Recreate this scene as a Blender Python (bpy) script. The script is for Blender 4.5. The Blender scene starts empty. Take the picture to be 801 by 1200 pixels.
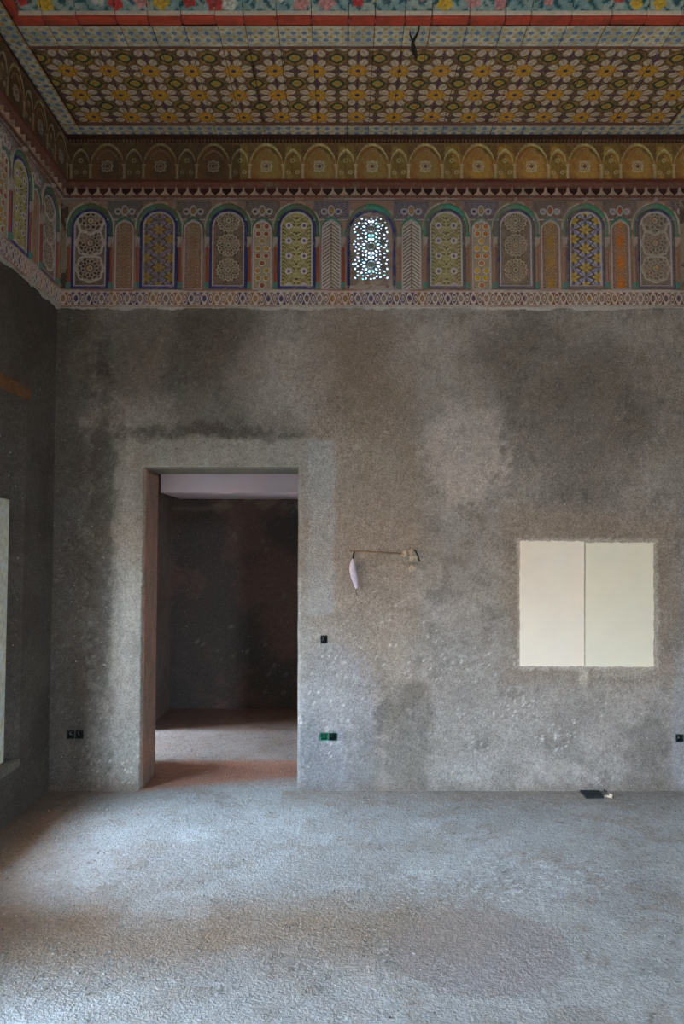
import bpy, math, random
import numpy as np
from mathutils import Vector, Matrix

# ------------------------------------------------------------------ camera, world, lights, exposure
C = bpy.context.scene.collection
SC = bpy.context.scene
W_PX, H_PX = 801, 1200
F_PX = 920.0
PITCH = math.atan(50.0 / F_PX)
EYE = 1.55
cam_d = bpy.data.cameras.new('camera')
cam_d.sensor_fit = 'VERTICAL'
cam_d.sensor_height = 36.0
cam_d.lens = F_PX / H_PX * 36.0
cam_d.clip_start = 0.05
cam = bpy.data.objects.new('camera', cam_d)
C.objects.link(cam)
cam.location = (0, 0, EYE)
cam.rotation_euler = (math.pi / 2 + PITCH, 0, 0)
SC.camera = cam

SC.view_settings.view_transform = 'Standard'
SC.view_settings.look = 'None'
SC.view_settings.gamma = 1.0
SC.view_settings.use_curve_mapping = False
SC.view_settings.exposure = 3.5
SC.cycles.max_bounces = 10
SC.cycles.diffuse_bounces = 6
SC.cycles.use_denoising = True
SC.cycles.sample_clamp_indirect = 10.0

SKY = 10.5
CW_Y0 = 4.5           # near face of an unseen wall added to block sky
EAVE, SHADE_Z = 1.05, 2.5  # reach and height of an unseen roof added to cut steep light
AH1 = 4.5             # far edge of the open half of the first window
RD0, RD1, RDH = 1.35, 2.05, 3.0   # rear doorway: x range and height
world = bpy.data.worlds.new('sky')
SC.world = world
world.use_nodes = True
wn = world.node_tree.nodes
wn.clear()
wo = wn.new('ShaderNodeOutputWorld')
wb = wn.new('ShaderNodeBackground')
wg = wn.new('ShaderNodeTexGradient')
wt = wn.new('ShaderNodeTexCoord')
wsx = wn.new('ShaderNodeSeparateXYZ')
wr = wn.new('ShaderNodeValToRGB')
wr.color_ramp.elements[0].position = 0.0
wr.color_ramp.elements[0].color = (0.52, 0.74, 1.0, 1)
wr.color_ramp.elements[1].position = 1.0
wr.color_ramp.elements[1].color = (0.40, 0.64, 1.0, 1)
wl = world.node_tree.links
wl.new(wt.outputs['Generated'], wsx.inputs[0])
wl.new(wsx.outputs['Z'], wr.inputs[0])
wl.new(wr.outputs['Color'], wb.inputs['Color'])
wb.inputs['Strength'].default_value = SKY
wl.new(wb.outputs[0], wo.inputs[0])
wn.remove(wg)

# ------------------------------------------------------------------ pixel -> world helpers (measuring only)
D = 5.26
cp, sp = math.cos(PITCH), math.sin(PITCH)
def ray(x, y):
    a = (x - 400.5) / F_PX
    b = (600.0 - y) / F_PX
    return (a, cp - b * sp, sp + b * cp)
def WP(x, y, d=None):
    r = ray(x, y); t = (d or D) / r[1]
    return r[0] * t, EYE + r[2] * t
def FP(x, y, z=0.0):
    r = ray(x, y); t = (z - EYE) / r[2]
    return r[0] * t, r[1] * t
def LP(x, y, X):
    r = ray(x, y); t = X / r[0]
    return r[1] * t, EYE + r[2] * t
def wx(px, py=290): return WP(px, py)[0]
def wz(py, px=434): return WP(px, py)[1]

XL = wx(65, 500)
XR = wx(811, 290)
YF = -1.7                      # wall behind the camera
H = wz(159)                    # ceiling height
THK = 0.36                     # back wall thickness
print('room', XL, XR, H)

# ------------------------------------------------------------------ small utilities
rng = np.random.default_rng(7)
random.seed(7)
def lin(c):
    c = np.asarray(c, float) / 255.0
    return np.where(c <= 0.04045, c / 12.92, ((c + 0.055) / 1.055) ** 2.4)
def tag(o, label=None, cat=None, group=None, kind=None):
    if label: o['label'] = label
    if cat: o['category'] = cat
    if group: o['group'] = group
    if kind: o['kind'] = kind
    return o
def empty(name, loc=(0, 0, 0), rz=0.0):
    o = bpy.data.objects.new(name, None)
    C.objects.link(o)
    o.location = loc
    o.rotation_euler = (0, 0, rz)
    o.empty_display_size = 0.1
    return o
def link(name, me, parent=None, loc=None, rot=None):
    o = bpy.data.objects.new(name, me)
    C.objects.link(o)
    if parent: o.parent = parent
    if loc is not None: o.location = loc
    if rot is not None: o.rotation_euler = rot
    return o
def copy_tree(o, parent=None):
    c = o.copy()
    C.objects.link(c)
    if parent: c.parent = parent
    for ch in list(o.children): copy_tree(ch, c)
    return c

def mesh_np(name, V, Q, mat, col=None, smooth=False):
    V = np.asarray(V, dtype=np.float32); Q = np.asarray(Q, dtype=np.int32)
    me = bpy.data.meshes.new(name)
    me.vertices.add(len(V)); me.vertices.foreach_set('co', V.ravel())
    n = Q.shape[1]
    me.loops.add(Q.size); me.loops.foreach_set('vertex_index', Q.ravel())
    me.polygons.add(len(Q))
    me.polygons.foreach_set('loop_start', np.arange(0, Q.size, n, dtype=np.int32))
    if smooth: me.polygons.foreach_set('use_smooth', np.ones(len(Q), dtype=bool))
    me.update(calc_edges=True)
    if col is not None:
        a = me.color_attributes.new('Col', 'FLOAT_COLOR', 'POINT')
        c4 = np.ones((len(V), 4), dtype=np.float32); c4[:, :3] = col
        a.data.foreach_set('color', c4.ravel())
    if mat: me.materials.append(mat)
    return me

def heightfield(name, us, vs, H2, col, mat, flip=False, skirt=0.0, keep=None, smooth=True):
    """us, vs 1-D coordinates; H2[v,u] = height. local x=u, z=v, -y=height (towards the room)."""
    nu, nv = len(us), len(vs)
    U, Vv = np.meshgrid(us, vs)
    P = np.stack([U, -H2, Vv], -1).reshape(-1, 3)
    idx = np.arange(nu * nv).reshape(nv, nu)
    a, b, c, d = idx[:-1, :-1], idx[:-1, 1:], idx[1:, 1:], idx[1:, :-1]
    Q = np.stack([a, b, c, d], -1)
    if keep is not None: Q = Q[keep]
    Q = Q.reshape(-1, 4)
    colr = None if col is None else col.reshape(-1, 3)
    if skirt > 0 and keep is None:
        ring = np.concatenate([idx[0, :-1], idx[:-1, -1], idx[-1, :0:-1], idx[:0:-1, 0]])
        base = len(P)
        R = P[ring].copy(); R[:, 1] = skirt
        P = np.concatenate([P, R])
        m = len(ring)
        k = np.arange(m); k2 = (k + 1) % m
        S = np.stack([ring[k], base + k, base + k2, ring[k2]], -1)
        Q = np.concatenate([Q, S])
        if colr is not None: colr = np.concatenate([colr, colr[ring]])
    me = mesh_np(name, P, Q, mat, colr, smooth)
    return me

class MB:
    """collects boxes, prisms and tubes into one mesh"""
    def __init__(s): s.v = []; s.f = []
    def box(s, x0, x1, y0, y1, z0, z1):
        n = len(s.v)
        s.v += [(x0, y0, z0), (x1, y0, z0), (x1, y1, z0), (x0, y1, z0), (x0, y0, z1), (x1, y0, z1), (x1, y1, z1), (x0, y1, z1)]
        s.f += [tuple(n + i for i in q) for q in ((3, 2, 1, 0), (4, 5, 6, 7), (0, 1, 5, 4), (1, 2, 6, 5), (2, 3, 7, 6), (3, 0, 4, 7))]
        return s
    def tube(s, pts, r, n=8):
        pts = [Vector(p) for p in pts]
        rs = r if isinstance(r, (list, tuple)) else [r] * len(pts)
        b0 = len(s.v)
        up = Vector((0.13, 0.31, 0.94))
        for i, p in enumerate(pts):
            t = (pts[min(i + 1, len(pts) - 1)] - pts[max(i - 1, 0)]).normalized()
            a = t.cross(up).normalized(); b = t.cross(a)
            for k in range(n):
                th = 2 * math.pi * k / n
                s.v.append(tuple(p + (a * math.cos(th) + b * math.sin(th)) * rs[i]))
        for i in range(len(pts) - 1):
            for k in range(n):
                q = b0 + i * n; k2 = (k + 1) % n
                s.f.append((q + k, q + k2, q + n + k2, q + n + k))
        s.f.append(tuple(b0 + k for k in range(n))[::-1])
        s.f.append(tuple(b0 + (len(pts) - 1) * n + k for k in range(n)))
        return s
    def prism(s, poly, y0, y1):
        """poly in x,z (ccw seen from -y), from y0 (front) to y1 (back)"""
        n = len(s.v); m = len(poly)
        s.v += [(x, y0, z) for x, z in poly] + [(x, y1, z) for x, z in poly]
        s.f.append(tuple(range(n, n + m))); s.f.append(tuple(range(n + 2 * m - 1, n + m - 1, -1)))
        for i in range(m):
            j = (i + 1) % m
            s.f.append((n + i, n + m + i, n + m + j, n + j))
        return s
    def mesh(s, name, mat, bevel=0.0, smooth=False):
        me = bpy.data.meshes.new(name)
        me.from_pydata(s.v, [], s.f)
        me.validate()
        if bevel:
            import bmesh
            bm = bmesh.new(); bm.from_mesh(me)
            bmesh.ops.bevel(bm, geom=list(bm.edges), offset=bevel, segments=2, affect='EDGES', profile=0.6)
            bm.to_mesh(me); bm.free()
        if smooth: me.polygons.foreach_set('use_smooth', [True] * len(me.polygons))
        me.materials.append(mat)
        me.update()
        return me
    def obj(s, name, mat, parent=None, loc=None, rot=None, bevel=0.0, smooth=False):
        return link(name, s.mesh(name, mat, bevel, smooth), parent, loc, rot)

# numpy noise
_tab = rng.random((512, 512))
def vnoise(x, y, seed=0):
    x = x + seed * 17.31; y = y + seed * 9.73
    xi = np.floor(x).astype(int); yi = np.floor(y).astype(int)
    fx = x - xi; fy = y - yi
    fx = fx * fx * (3 - 2 * fx); fy = fy * fy * (3 - 2 * fy)
    g = lambda i, j: _tab[i % 512, j % 512]
    a = g(xi, yi) * (1 - fx) + g(xi + 1, yi) * fx
    b = g(xi, yi + 1) * (1 - fx) + g(xi + 1, yi + 1) * fx
    return a * (1 - fy) + b * fy
def fbm(x, y, seed=0, o=4, gain=0.5):
    s = 0; a = 1; t = 0
    for k in range(o):
        s = s + a * vnoise(x * 2 ** k, y * 2 ** k, seed + k * 3); t += a; a *= gain
    return s / t
def ss(a, b, x):
    t = np.clip((x - a) / (b - a), 0, 1); return t * t * (3 - 2 * t)
def mix(c, d, m):
    m = np.asarray(m)[..., None]
    return c * (1 - m) + np.asarray(d) * m

# ------------------------------------------------------------------ materials
def new_mat(name):
    m = bpy.data.materials.new(name); m.use_nodes = True
    nt = m.node_tree; nt.nodes.clear()
    out = nt.nodes.new('ShaderNodeOutputMaterial'); b = nt.nodes.new('ShaderNodeBsdfPrincipled')
    nt.links.new(b.outputs[0], out.inputs[0])
    return m, nt, b
def N(nt, t, **kw):
    n = nt.nodes.new(t)
    for k, v in kw.items():
        if k in n.inputs: n.inputs[k].default_value = v
        else: setattr(n, k, v)
    return n
def noise_node(nt, scale, detail=4, rough=0.6, coord='Object'):
    tc = N(nt, 'ShaderNodeTexCoord')
    n = N(nt, 'ShaderNodeTexNoise')
    n.inputs['Scale'].default_value = scale; n.inputs['Detail'].default_value = detail
    n.inputs['Roughness'].default_value = rough
    nt.links.new(tc.outputs[coord], n.inputs['Vector'])
    return n
def maprange(nt, src, a, b, c, d):
    m = N(nt, 'ShaderNodeMapRange')
    m.inputs['From Min'].default_value = a; m.inputs['From Max'].default_value = b
    m.inputs['To Min'].default_value = c; m.inputs['To Max'].default_value = d
    nt.links.new(src, m.inputs['Value']); return m.outputs[0]
def mulcol(nt, a, fac):
    m = N(nt, 'ShaderNodeVectorMath'); m.operation = 'SCALE'
    nt.links.new(a, m.inputs[0]); nt.links.new(fac, m.inputs['Scale']); return m.outputs[0]
def mixcol(nt, a, b, fac):
    m = N(nt, 'ShaderNodeMix'); m.data_type = 'RGBA'
    if isinstance(a, (tuple, list)): m.inputs[6].default_value = (*a, 1)
    else: nt.links.new(a, m.inputs[6])
    if isinstance(b, (tuple, list)): m.inputs[7].default_value = (*b, 1)
    else: nt.links.new(b, m.inputs[7])
    nt.links.new(fac, m.inputs[0]); return m.outputs[2]
def bump(nt, b, h, dist, strength=1.0):
    n = N(nt, 'ShaderNodeBump'); n.inputs['Distance'].default_value = dist; n.inputs['Strength'].default_value = strength
    nt.links.new(h, n.inputs['Height']); nt.links.new(n.outputs[0], b.inputs['Normal'])

def mat_attr(name, rough=0.9, grain=60, amp=0.25, bd=0.002, bs=60, wear=None, spec=0.2):
    m, nt, b = new_mat(name)
    at = N(nt, 'ShaderNodeAttribute'); at.attribute_name = 'Col'
    n = noise_node(nt, grain, 5)
    f = maprange(nt, n.outputs[0], 0.3, 0.7, 1 - amp, 1 + amp)
    c = mulcol(nt, at.outputs['Color'], f)
    if wear:
        w = noise_node(nt, wear[0], 6, 0.7)
        c = mixcol(nt, c, wear[1], maprange(nt, w.outputs[0], wear[2], wear[2] + 0.08, 0, wear[3]))
    nt.links.new(c, b.inputs['Base Color'])
    b.inputs['Roughness'].default_value = rough
    b.inputs['Specular IOR Level'].default_value = spec
    n2 = noise_node(nt, bs, 5)
    bump(nt, b, n2.outputs[0], bd)
    return m
def mat_flat(name, rgb, rough=0.8, grain=40, amp=0.2, bd=0.001, spec=0.3, metal=0.0, second=None, s2=(5, 0.55)):
    m, nt, b = new_mat(name)
    base = lin(rgb)
    n = noise_node(nt, grain, 5)
    c = mixcol(nt, tuple(base * (1 - amp)), tuple(np.minimum(base * (1 + amp), 1)), maprange(nt, n.outputs[0], 0.3, 0.7, 0, 1))
    if second:
        n3 = noise_node(nt, s2[0], 5, 0.65)
        c = mixcol(nt, c, tuple(lin(second)), maprange(nt, n3.outputs[0], s2[1], s2[1] + 0.1, 0, 1))
    nt.links.new(c, b.inputs['Base Color'])
    b.inputs['Roughness'].default_value = rough; b.inputs['Metallic'].default_value = metal
    b.inputs['Specular IOR Level'].default_value = spec
    if bd: bump(nt, b, n.outputs[0], bd)
    return m

def mat_render(name, fine=0.30, bumpd=0.010):
    """rough cement render: colour attribute, sandy grain, pale flecks and dark pits"""
    m, nt, b = new_mat(name)
    at = N(nt, 'ShaderNodeAttribute'); at.attribute_name = 'Col'
    g1 = noise_node(nt, 85, 3, 0.7)
    g2 = noise_node(nt, 30, 4, 0.7)
    f = maprange(nt, g1.outputs[0], 0.32, 0.68, 1 - fine, 1 + fine)
    f2 = maprange(nt, g2.outputs[0], 0.3, 0.7, 1 - fine * 0.55, 1 + fine * 0.55)
    c = mulcol(nt, mulcol(nt, at.outputs['Color'], f), f2)
    w = noise_node(nt, 48, 2, 0.6)
    c = mixcol(nt, c, (0.62, 0.58, 0.52), maprange(nt, w.outputs[0], 0.70, 0.74, 0, 0.75))
    k = noise_node(nt, 36, 3, 0.6)
    c = mixcol(nt, c, (0.05, 0.045, 0.04), maprange(nt, k.outputs[0], 0.30, 0.25, 0, 0.6))
    nt.links.new(c, b.inputs['Base Color'])
    b.inputs['Roughness'].default_value = 0.95
    b.inputs['Specular IOR Level'].default_value = 0.15
    a = N(nt, 'ShaderNodeMath'); a.operation = 'ADD'
    nt.links.new(g1.outputs[0], a.inputs[0]); nt.links.new(g2.outputs[0], a.inputs[1])
    bump(nt, b, a.outputs[0], bumpd)
    return m
M = {}
M['render'] = mat_render('cement_render')
M['screed'] = mat_render('cement_screed', fine=0.20, bumpd=0.010)
M['stucco'] = mat_attr('painted_carved_stucco', grain=90, amp=0.22, bd=0.0015, bs=140, wear=(9, (0.36, 0.31, 0.25), 0.56, 0.4))
M['paintwood'] = mat_attr('painted_cedar_boards', rough=0.75, grain=70, amp=0.25, bd=0.0006, bs=90, wear=(14, (0.22, 0.17, 0.12), 0.60, 0.45), spec=0.25)
M['plaster_white'] = mat_flat('ragged_gypsum', (178, 170, 158), 0.95, 60, 0.15, 0.004)
M['plaster_pink'] = mat_flat('old_pink_plaster', (150, 120, 100), 0.95, 60, 0.2, 0.004)
M['red_plaster'] = mat_flat('reddish_clay_plaster', (155, 108, 88), 0.95, 45, 0.22, 0.006, second=(150, 120, 100))
M['fillet'] = mat_flat('pale_stucco_moulding', (172, 155, 138), 0.9, 120, 0.2, 0.0015, second=(140, 100, 85), s2=(14, 0.55))
M['white_board'] = mat_flat('smooth_cream_panel', (236, 222, 200), 0.85, 6, 0.03, 0.0004)
M['white_board_b'] = mat_flat('smooth_greenish_cream_panel', (228, 219, 194), 0.85, 6, 0.03, 0.0004)
M['bulkhead'] = mat_flat('pinkish_white_plasterboard', (222, 205, 210), 0.8, 6, 0.03, 0.0004)
M['dark_wood'] = mat_flat('dark_shadow_gap_wood', (70, 42, 26), 0.8, 60, 0.35, 0.001)
M['lintel'] = mat_flat('reddish_brown_timber', (120, 82, 52), 0.85, 30, 0.3, 0.003)
M['frame_wood'] = mat_flat('weathered_pale_green_wood', (206, 202, 180), 0.85, 25, 0.25, 0.002, second=(215, 218, 215), s2=(12, 0.5))
M['sill'] = mat_flat('rough_mortar', (120, 112, 100), 0.95, 40, 0.25, 0.006)
M['box_black'] = mat_flat('black_plastic', (22, 24, 24), 0.6, 30, 0.1, 0.0)
M['box_green'] = mat_flat('green_plastic', (20, 118, 88), 0.5, 30, 0.15, 0.0)
M['box_dgreen'] = mat_flat('dark_green_plastic', (14, 62, 48), 0.5, 30, 0.15, 0.0)
M['copper'] = mat_flat('red_wire', (150, 60, 45), 0.5, 30, 0.1, 0.0)
M['white_wire'] = mat_flat('white_wire', (190, 190, 185), 0.5, 30, 0.1, 0.0)
M['rust'] = mat_flat('brown_cane', (150, 118, 90), 0.85, 90, 0.3, 0.0005)
M['rag'] = mat_flat('pale_rag_plaster', (195, 175, 148), 0.95, 60, 0.2, 0.004)
M['lilac'] = mat_flat('lilac_white_cloth', (208, 194, 204), 0.9, 60, 0.15, 0.002)
M['cord'] = mat_flat('dusty_black_cord', (45, 42, 34), 0.9, 60, 0.3, 0.001)
M['hatch'] = mat_flat('black_hatch_plastic', (40, 38, 34), 0.75, 60, 0.3, 0.001)
M['chip'] = mat_flat('mortar_crumbs', (150, 142, 132), 0.95, 30, 0.3, 0.002)
M['chip_dark'] = mat_flat('dark_grit', (70, 62, 55), 0.95, 30, 0.3, 0.002)
M['court'] = mat_flat('courtyard_paving', (150, 140, 128), 0.9, 3, 0.15, 0.002)
M['ochre_out'] = mat_flat('pale_added_outer_wall', (212, 160, 112), 0.9, 4, 0.12, 0.002)
gm, gnt, gb = new_mat('window_glass')
gnt.nodes.remove(gb)
gt = N(gnt, 'ShaderNodeBsdfTransparent'); gg = N(gnt, 'ShaderNodeBsdfGlossy'); gx = N(gnt, 'ShaderNodeMixShader')
gg.inputs['Roughness'].default_value = 0.05; gx.inputs[0].default_value = 0.06
gnt.links.new(gt.outputs[0], gx.inputs[1]); gnt.links.new(gg.outputs[0], gx.inputs[2])
gnt.links.new(gx.outputs[0], [n for n in gnt.nodes if n.type == 'OUTPUT_MATERIAL'][0].inputs[0])
M['glass'] = gm

# ------------------------------------------------------------------ grid wall builder with rectangular openings
def axis(a, b, step, edges):
    k = max(2, int(round((b - a) / step)) + 1)
    s = np.linspace(a, b, k)
    e = np.array([q for q in edges if a < q < b])
    if len(e):
        s = np.array([q for q in s if np.min(np.abs(e - q)) > step * 0.45 or q in (a, b)])
        s = np.concatenate([s, e])
    return np.unique(np.round(s, 6))

def slab(name, u0, u1, v0, v1, step, holes, thick, colf, relief, mat, vmin_step=None):
    """front face grid at local y=0 (facing -y), flat back at y=thick, reveals around holes"""
    ue = [q for h in holes for q in h[:2]]; ve = [q for h in holes for q in h[2:]]
    us = axis(u0, u1, step, ue); vs = axis(v0, v1, vmin_step or step, ve)
    U, V = np.meshgrid(us, vs)
    uc = (us[1:] + us[:-1]) / 2; vc = (vs[1:] + vs[:-1]) / 2
    UC, VC = np.meshgrid(uc, vc)
    keep = np.ones(UC.shape, bool)
    fade = np.ones(U.shape)
    for (a, b, c, d) in holes:
        keep &= ~((UC > a) & (UC < b) & (VC > c) & (VC < d))
        dx = np.maximum(np.maximum(a - U, U - b), 0); dy = np.maximum(np.maximum(c - V, V - d), 0)
        fade = np.minimum(fade, np.clip(np.hypot(dx, dy) / 0.02, 0, 1))
    Hh = relief(U, V) * fade
    P = np.stack([U, -Hh, V], -1).reshape(-1, 3)
    nf = len(P)
    idx = np.arange(nf).reshape(U.shape)
    Q = np.stack([idx[:-1, :-1], idx[:-1, 1:], idx[1:, 1:], idx[1:, :-1]], -1)
    Qf = Q[keep]
    col = colf(U, V).reshape(-1, 3)
    # boundary edges -> sides to the back
    kp = np.pad(keep, 1)
    sides = []
    nv, nu = keep.shape
    for dv, du, i0, i1 in ((-1, 0, 0, 1), (0, 1, 1, 2), (1, 0, 2, 3), (0, -1, 3, 0)):
        nb = kp[1 + dv:1 + dv + nv, 1 + du:1 + du + nu]
        m = keep & ~nb
        q = Q[m]
        if len(q): sides.append(np.stack([q[:, i0], q[:, i1]], -1))
    E = np.concatenate(sides)
    vv = np.unique(E); back = {int(k): nf + i for i, k in enumerate(vv)}
    Pb = P[vv].copy(); Pb[:, 1] = thick
    mp = np.zeros(nf, int); mp[vv] = nf + np.arange(len(vv))
    S = np.stack([E[:, 0], mp[E[:, 0]], mp[E[:, 1]], E[:, 1]], -1)
    P2 = np.concatenate([P, Pb]); col2 = np.concatenate([col, col[vv]])
    # coarse back: reuse coarse lines
    ub = np.unique(np.round(np.array([u0, u1] + ue), 6)); vb = np.unique(np.round(np.array([v0, v1] + ve), 6))
    base = len(P2)
    UB, VB = np.meshgrid(ub, vb)
    PB = np.stack([UB, np.full(UB.shape, thick), VB], -1).reshape(-1, 3)
    ib = base + np.arange(len(PB)).reshape(UB.shape)
    QB = np.stack([ib[:-1, :-1], ib[1:, :-1], ib[1:, 1:], ib[:-1, 1:]], -1)
    cu, cv = np.meshgrid((ub[1:] + ub[:-1]) / 2, (vb[1:] + vb[:-1]) / 2)
    kb = np.ones(cu.shape, bool)
    for (a, b, c, d) in holes: kb &= ~((cu > a) & (cu < b) & (cv > c) & (cv < d))
    P3 = np.concatenate([P2, PB]); col3 = np.concatenate([col2, np.tile(col.mean(0), (len(PB), 1))])
    Qall = np.concatenate([Qf, S, QB[kb]])
    return mesh_np(name, P3, Qall, mat, col3, False)

# ------------------------------------------------------------------ back wall
z_fr = wz(361)                 # bottom of the stucco frieze
dx0, dx1 = wx(166.0, 740), wx(349.5, 740)
dz1 = wz(547, 260)
win_c = wx(434.5)
lat_w = 0.142
lat_z0, lat_z1 = wz(337), wz(251)
def rect_px(x0, y0, x1, y1):
    a = WP(x0, y1); b = WP(x1, y0)
    return (a[0], b[0], a[1], b[1])
box_rects = {
    'single': rect_px(375.5, 744.5, 383.5, 753.5),
    'gl': rect_px(375, 859, 384.2, 867.5), 'gr': rect_px(385.2, 859, 394.5, 867.5),
    'll': rect_px(78.5, 856, 87.2, 865.5), 'lr': rect_px(88.5, 856, 97.8, 865.5),
    'rl': rect_px(792, 860.5, 799.5, 869), 'rr': rect_px(800.5, 860.5, 808.5, 869)}

def stain(px, py, x, y, rx, ry, n, soft=0.35, wob=0.5, rot=0):
    """soft irregular blob mask in photograph pixels of the wall"""
    c, s = math.cos(rot), math.sin(rot)
    a = ((px - x) * c + (py - y) * s) / rx; b = (-(px - x) * s + (py - y) * c) / ry
    d = np.hypot(a, b) + (n - 0.5) * wob * 2
    return 1 - ss(1 - soft, 1 + soft, d)
def boxmask(px, py, x0, y0, x1, y1, n, soft=6, wob=16):
    d = np.maximum(np.maximum(x0 - px, px - x1), np.maximum(y0 - py, py - y1)) + (n - 0.5) * wob
    return 1 - ss(-soft, soft, d)
S_PX = F_PX / D
def backwall_col(U, V):
    px = 400.5 + U * S_PX; py = 650 - (V - EYE) * S_PX
    n1 = fbm(U * 3, V * 3, 1, 5, 0.6); n2 = fbm(U * 9, V * 9, 2, 5, 0.65); n3 = fbm(U * 25, V * 25, 3, 4, 0.7)
    n = 0.5 * n1 + 0.5 * n2
    grey = lin((142, 138, 131)); warm = lin((148, 136, 122)); light = lin((168, 163, 157)); dark = lin((92, 88, 80))
    c = np.tile(grey, U.shape + (1,)).astype(float)
    c = mix(c, lin((152, 148, 142)), ss(0.42, 0.62, n1) * 0.7)
    c = mix(c, lin((164, 159, 153)), ss(0.52, 0.60, fbm(U * 5, V * 4, 16, 6, 0.72)) * 0.45)
    c = mix(c, dark, ss(0.55, 0.72, n2) * 0.35)
    st = lambda *a, **k: stain(px, py, *a, n, **k)
    c = mix(c, warm, st(425, 600, 75, 260) * 0.75)
    c = mix(c, warm, st(420, 850, 90, 90) * 0.3)
    c = mix(c, warm * 0.8, st(430, 440, 70, 70) * 0.8)
    c = mix(c, dark, st(160, 410, 130, 60) * 0.55)
    c = mix(c, dark * 0.9, st(250, 430, 60, 90) * 0.55)
    c = mix(c, light, st(330, 440, 60, 50) * 0.4)
    c = mix(c, dark, st(650, 480, 110, 100) * 0.32)
    c = mix(c, dark, st(700, 520, 60, 110) * 0.35)
    c = mix(c, dark, st(610, 430, 60, 60) * 0.25)
    c = mix(c, dark, st(760, 440, 80, 40) * 0.25)
    c = mix(c, light, st(500, 420, 50, 40) * 0.4)
    c = mix(c, lin((176, 168, 160)), stain(px, py, 545, 532, 46, 60, 0.5 * n2 + 0.5 * n3, soft=0.15, wob=0.9) * 0.9)
    c = mix(c, light, st(560, 490, 30, 60) * 0.5)
    c = mix(c, warm * 0.95, boxmask(px, py, 590, 600, 785, 800, n, 14, 40) * 0.7)
    c = mix(c, lin((190, 184, 172)), boxmask(px, py, 606, 632, 769, 783, n3, 2, 9) * 0.85)
    c = mix(c, lin((176, 170, 158)), stain(px, py, 680, 790, 6, 12, n3) * 0.9)
    c = mix(c, lin((165, 160, 150)), stain(px, py, 735, 787, 30, 6, n3) * 0.7)
    # repaired plaster round the doorway
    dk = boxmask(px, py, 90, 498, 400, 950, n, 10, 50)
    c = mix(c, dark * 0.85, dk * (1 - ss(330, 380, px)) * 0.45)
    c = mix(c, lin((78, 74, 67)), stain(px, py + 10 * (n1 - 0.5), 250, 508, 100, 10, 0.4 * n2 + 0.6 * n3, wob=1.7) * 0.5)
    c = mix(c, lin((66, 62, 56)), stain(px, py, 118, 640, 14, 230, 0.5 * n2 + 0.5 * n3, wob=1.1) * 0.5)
    rep = boxmask(px, py, 134, 514, 362, 960, n2, 4, 22)
    c = mix(c, lin((150, 146, 138)), rep * 0.95)
    c = mix(c, lin((168, 163, 155)), stain(px, py, 150, 660, 8, 150, n2) * 0.5)
    bl = boxmask(px, py, 360, 516, 392, 720, n2, 3, 8)
    c = mix(c, lin((158, 158, 156)), bl * 0.85)
    c = mix(c, lin((140, 143, 147)), stain(px, py, 395, 850, 45, 110, n) * 0.6)
    c = mix(c, lin((105, 105, 108)), stain(px, py, 372, 900, 35, 60, n2, wob=0.8) * 0.5)
    c = mix(c, dark, stain(px, py, 475, 860, 30, 60, n2, wob=0.9) * 0.6)
    c = mix(c, dark, stain(px, py, 430, 890, 22, 50, n2, wob=0.9) * 0.4)
    c = mix(c, dark, stain(px, py, 770, 890, 40, 60, n2, wob=0.9) * 0.4)
    c = mix(c, lin((150, 152, 156)), stain(px, py, 800, 860, 22, 80, n) * 0.6)
    # shade of the left corner painted into the plaster colour
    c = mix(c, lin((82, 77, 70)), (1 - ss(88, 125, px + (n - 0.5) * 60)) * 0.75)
    c = mix(c, lin((120, 118, 112)), stain(px, py, 85, 430, 10, 40, n3, wob=0.8) * 0.5)
    c = mix(c, lin((150, 146, 140)), stain(px, py, 97, 494, 8, 6, n3, wob=0.6) * 0.8)
    # lime splashes
    spl = ss(0.655, 0.70, fbm(U * 120, V * 85, 9, 4, 0.65)) * ss(0.45, 0.6, n2)
    where = st(575, 780, 45, 30) + st(375, 820, 45, 60) + st(480, 760, 40, 60) + st(640, 850, 120, 40) * 0.6 + st(150, 900, 30, 60) * 0.5 + 0.12
    c = mix(c, lin((205, 202, 196)), spl * np.clip(where * 1.2, 0, 0.8))
    c *= (0.84 + 0.32 * n3)[..., None] * (0.88 + 0.24 * fbm(U * 60, V * 60, 13, 2))[..., None] * (0.84 + 0.34 * fbm(U * 6, V * 6, 14, 5, 0.7))[..., None]
    c *= np.array([1.09, 1.0, 0.93])
    # dirt line at the foot
    c = mix(c, lin((110, 92, 76)), (1 - ss(0.0, 0.10, V + (n3 - 0.5) * 0.1)) * 0.45)
    return c
def rough_relief(amp=0.006, s=1.0):
    def f(U, V):
        return amp * ((fbm(U * 2 * s, V * 2 * s, 21, 3) - 0.5) * 2 + (fbm(U * 14 * s, V * 14 * s, 22, 4, 0.7) - 0.5) * 1.2)
    return f
holes = [(dx0, dx1, -0.02, dz1), (win_c - lat_w, win_c + lat_w, lat_z0, lat_z1 + 0.18)] + list(box_rects.values())
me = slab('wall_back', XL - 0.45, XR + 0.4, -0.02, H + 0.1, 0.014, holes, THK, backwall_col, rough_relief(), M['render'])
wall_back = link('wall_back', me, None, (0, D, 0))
tag(wall_back, 'bare grey cement rendered wall with doorway, stained and patched', 'wall', kind='structure')
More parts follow.
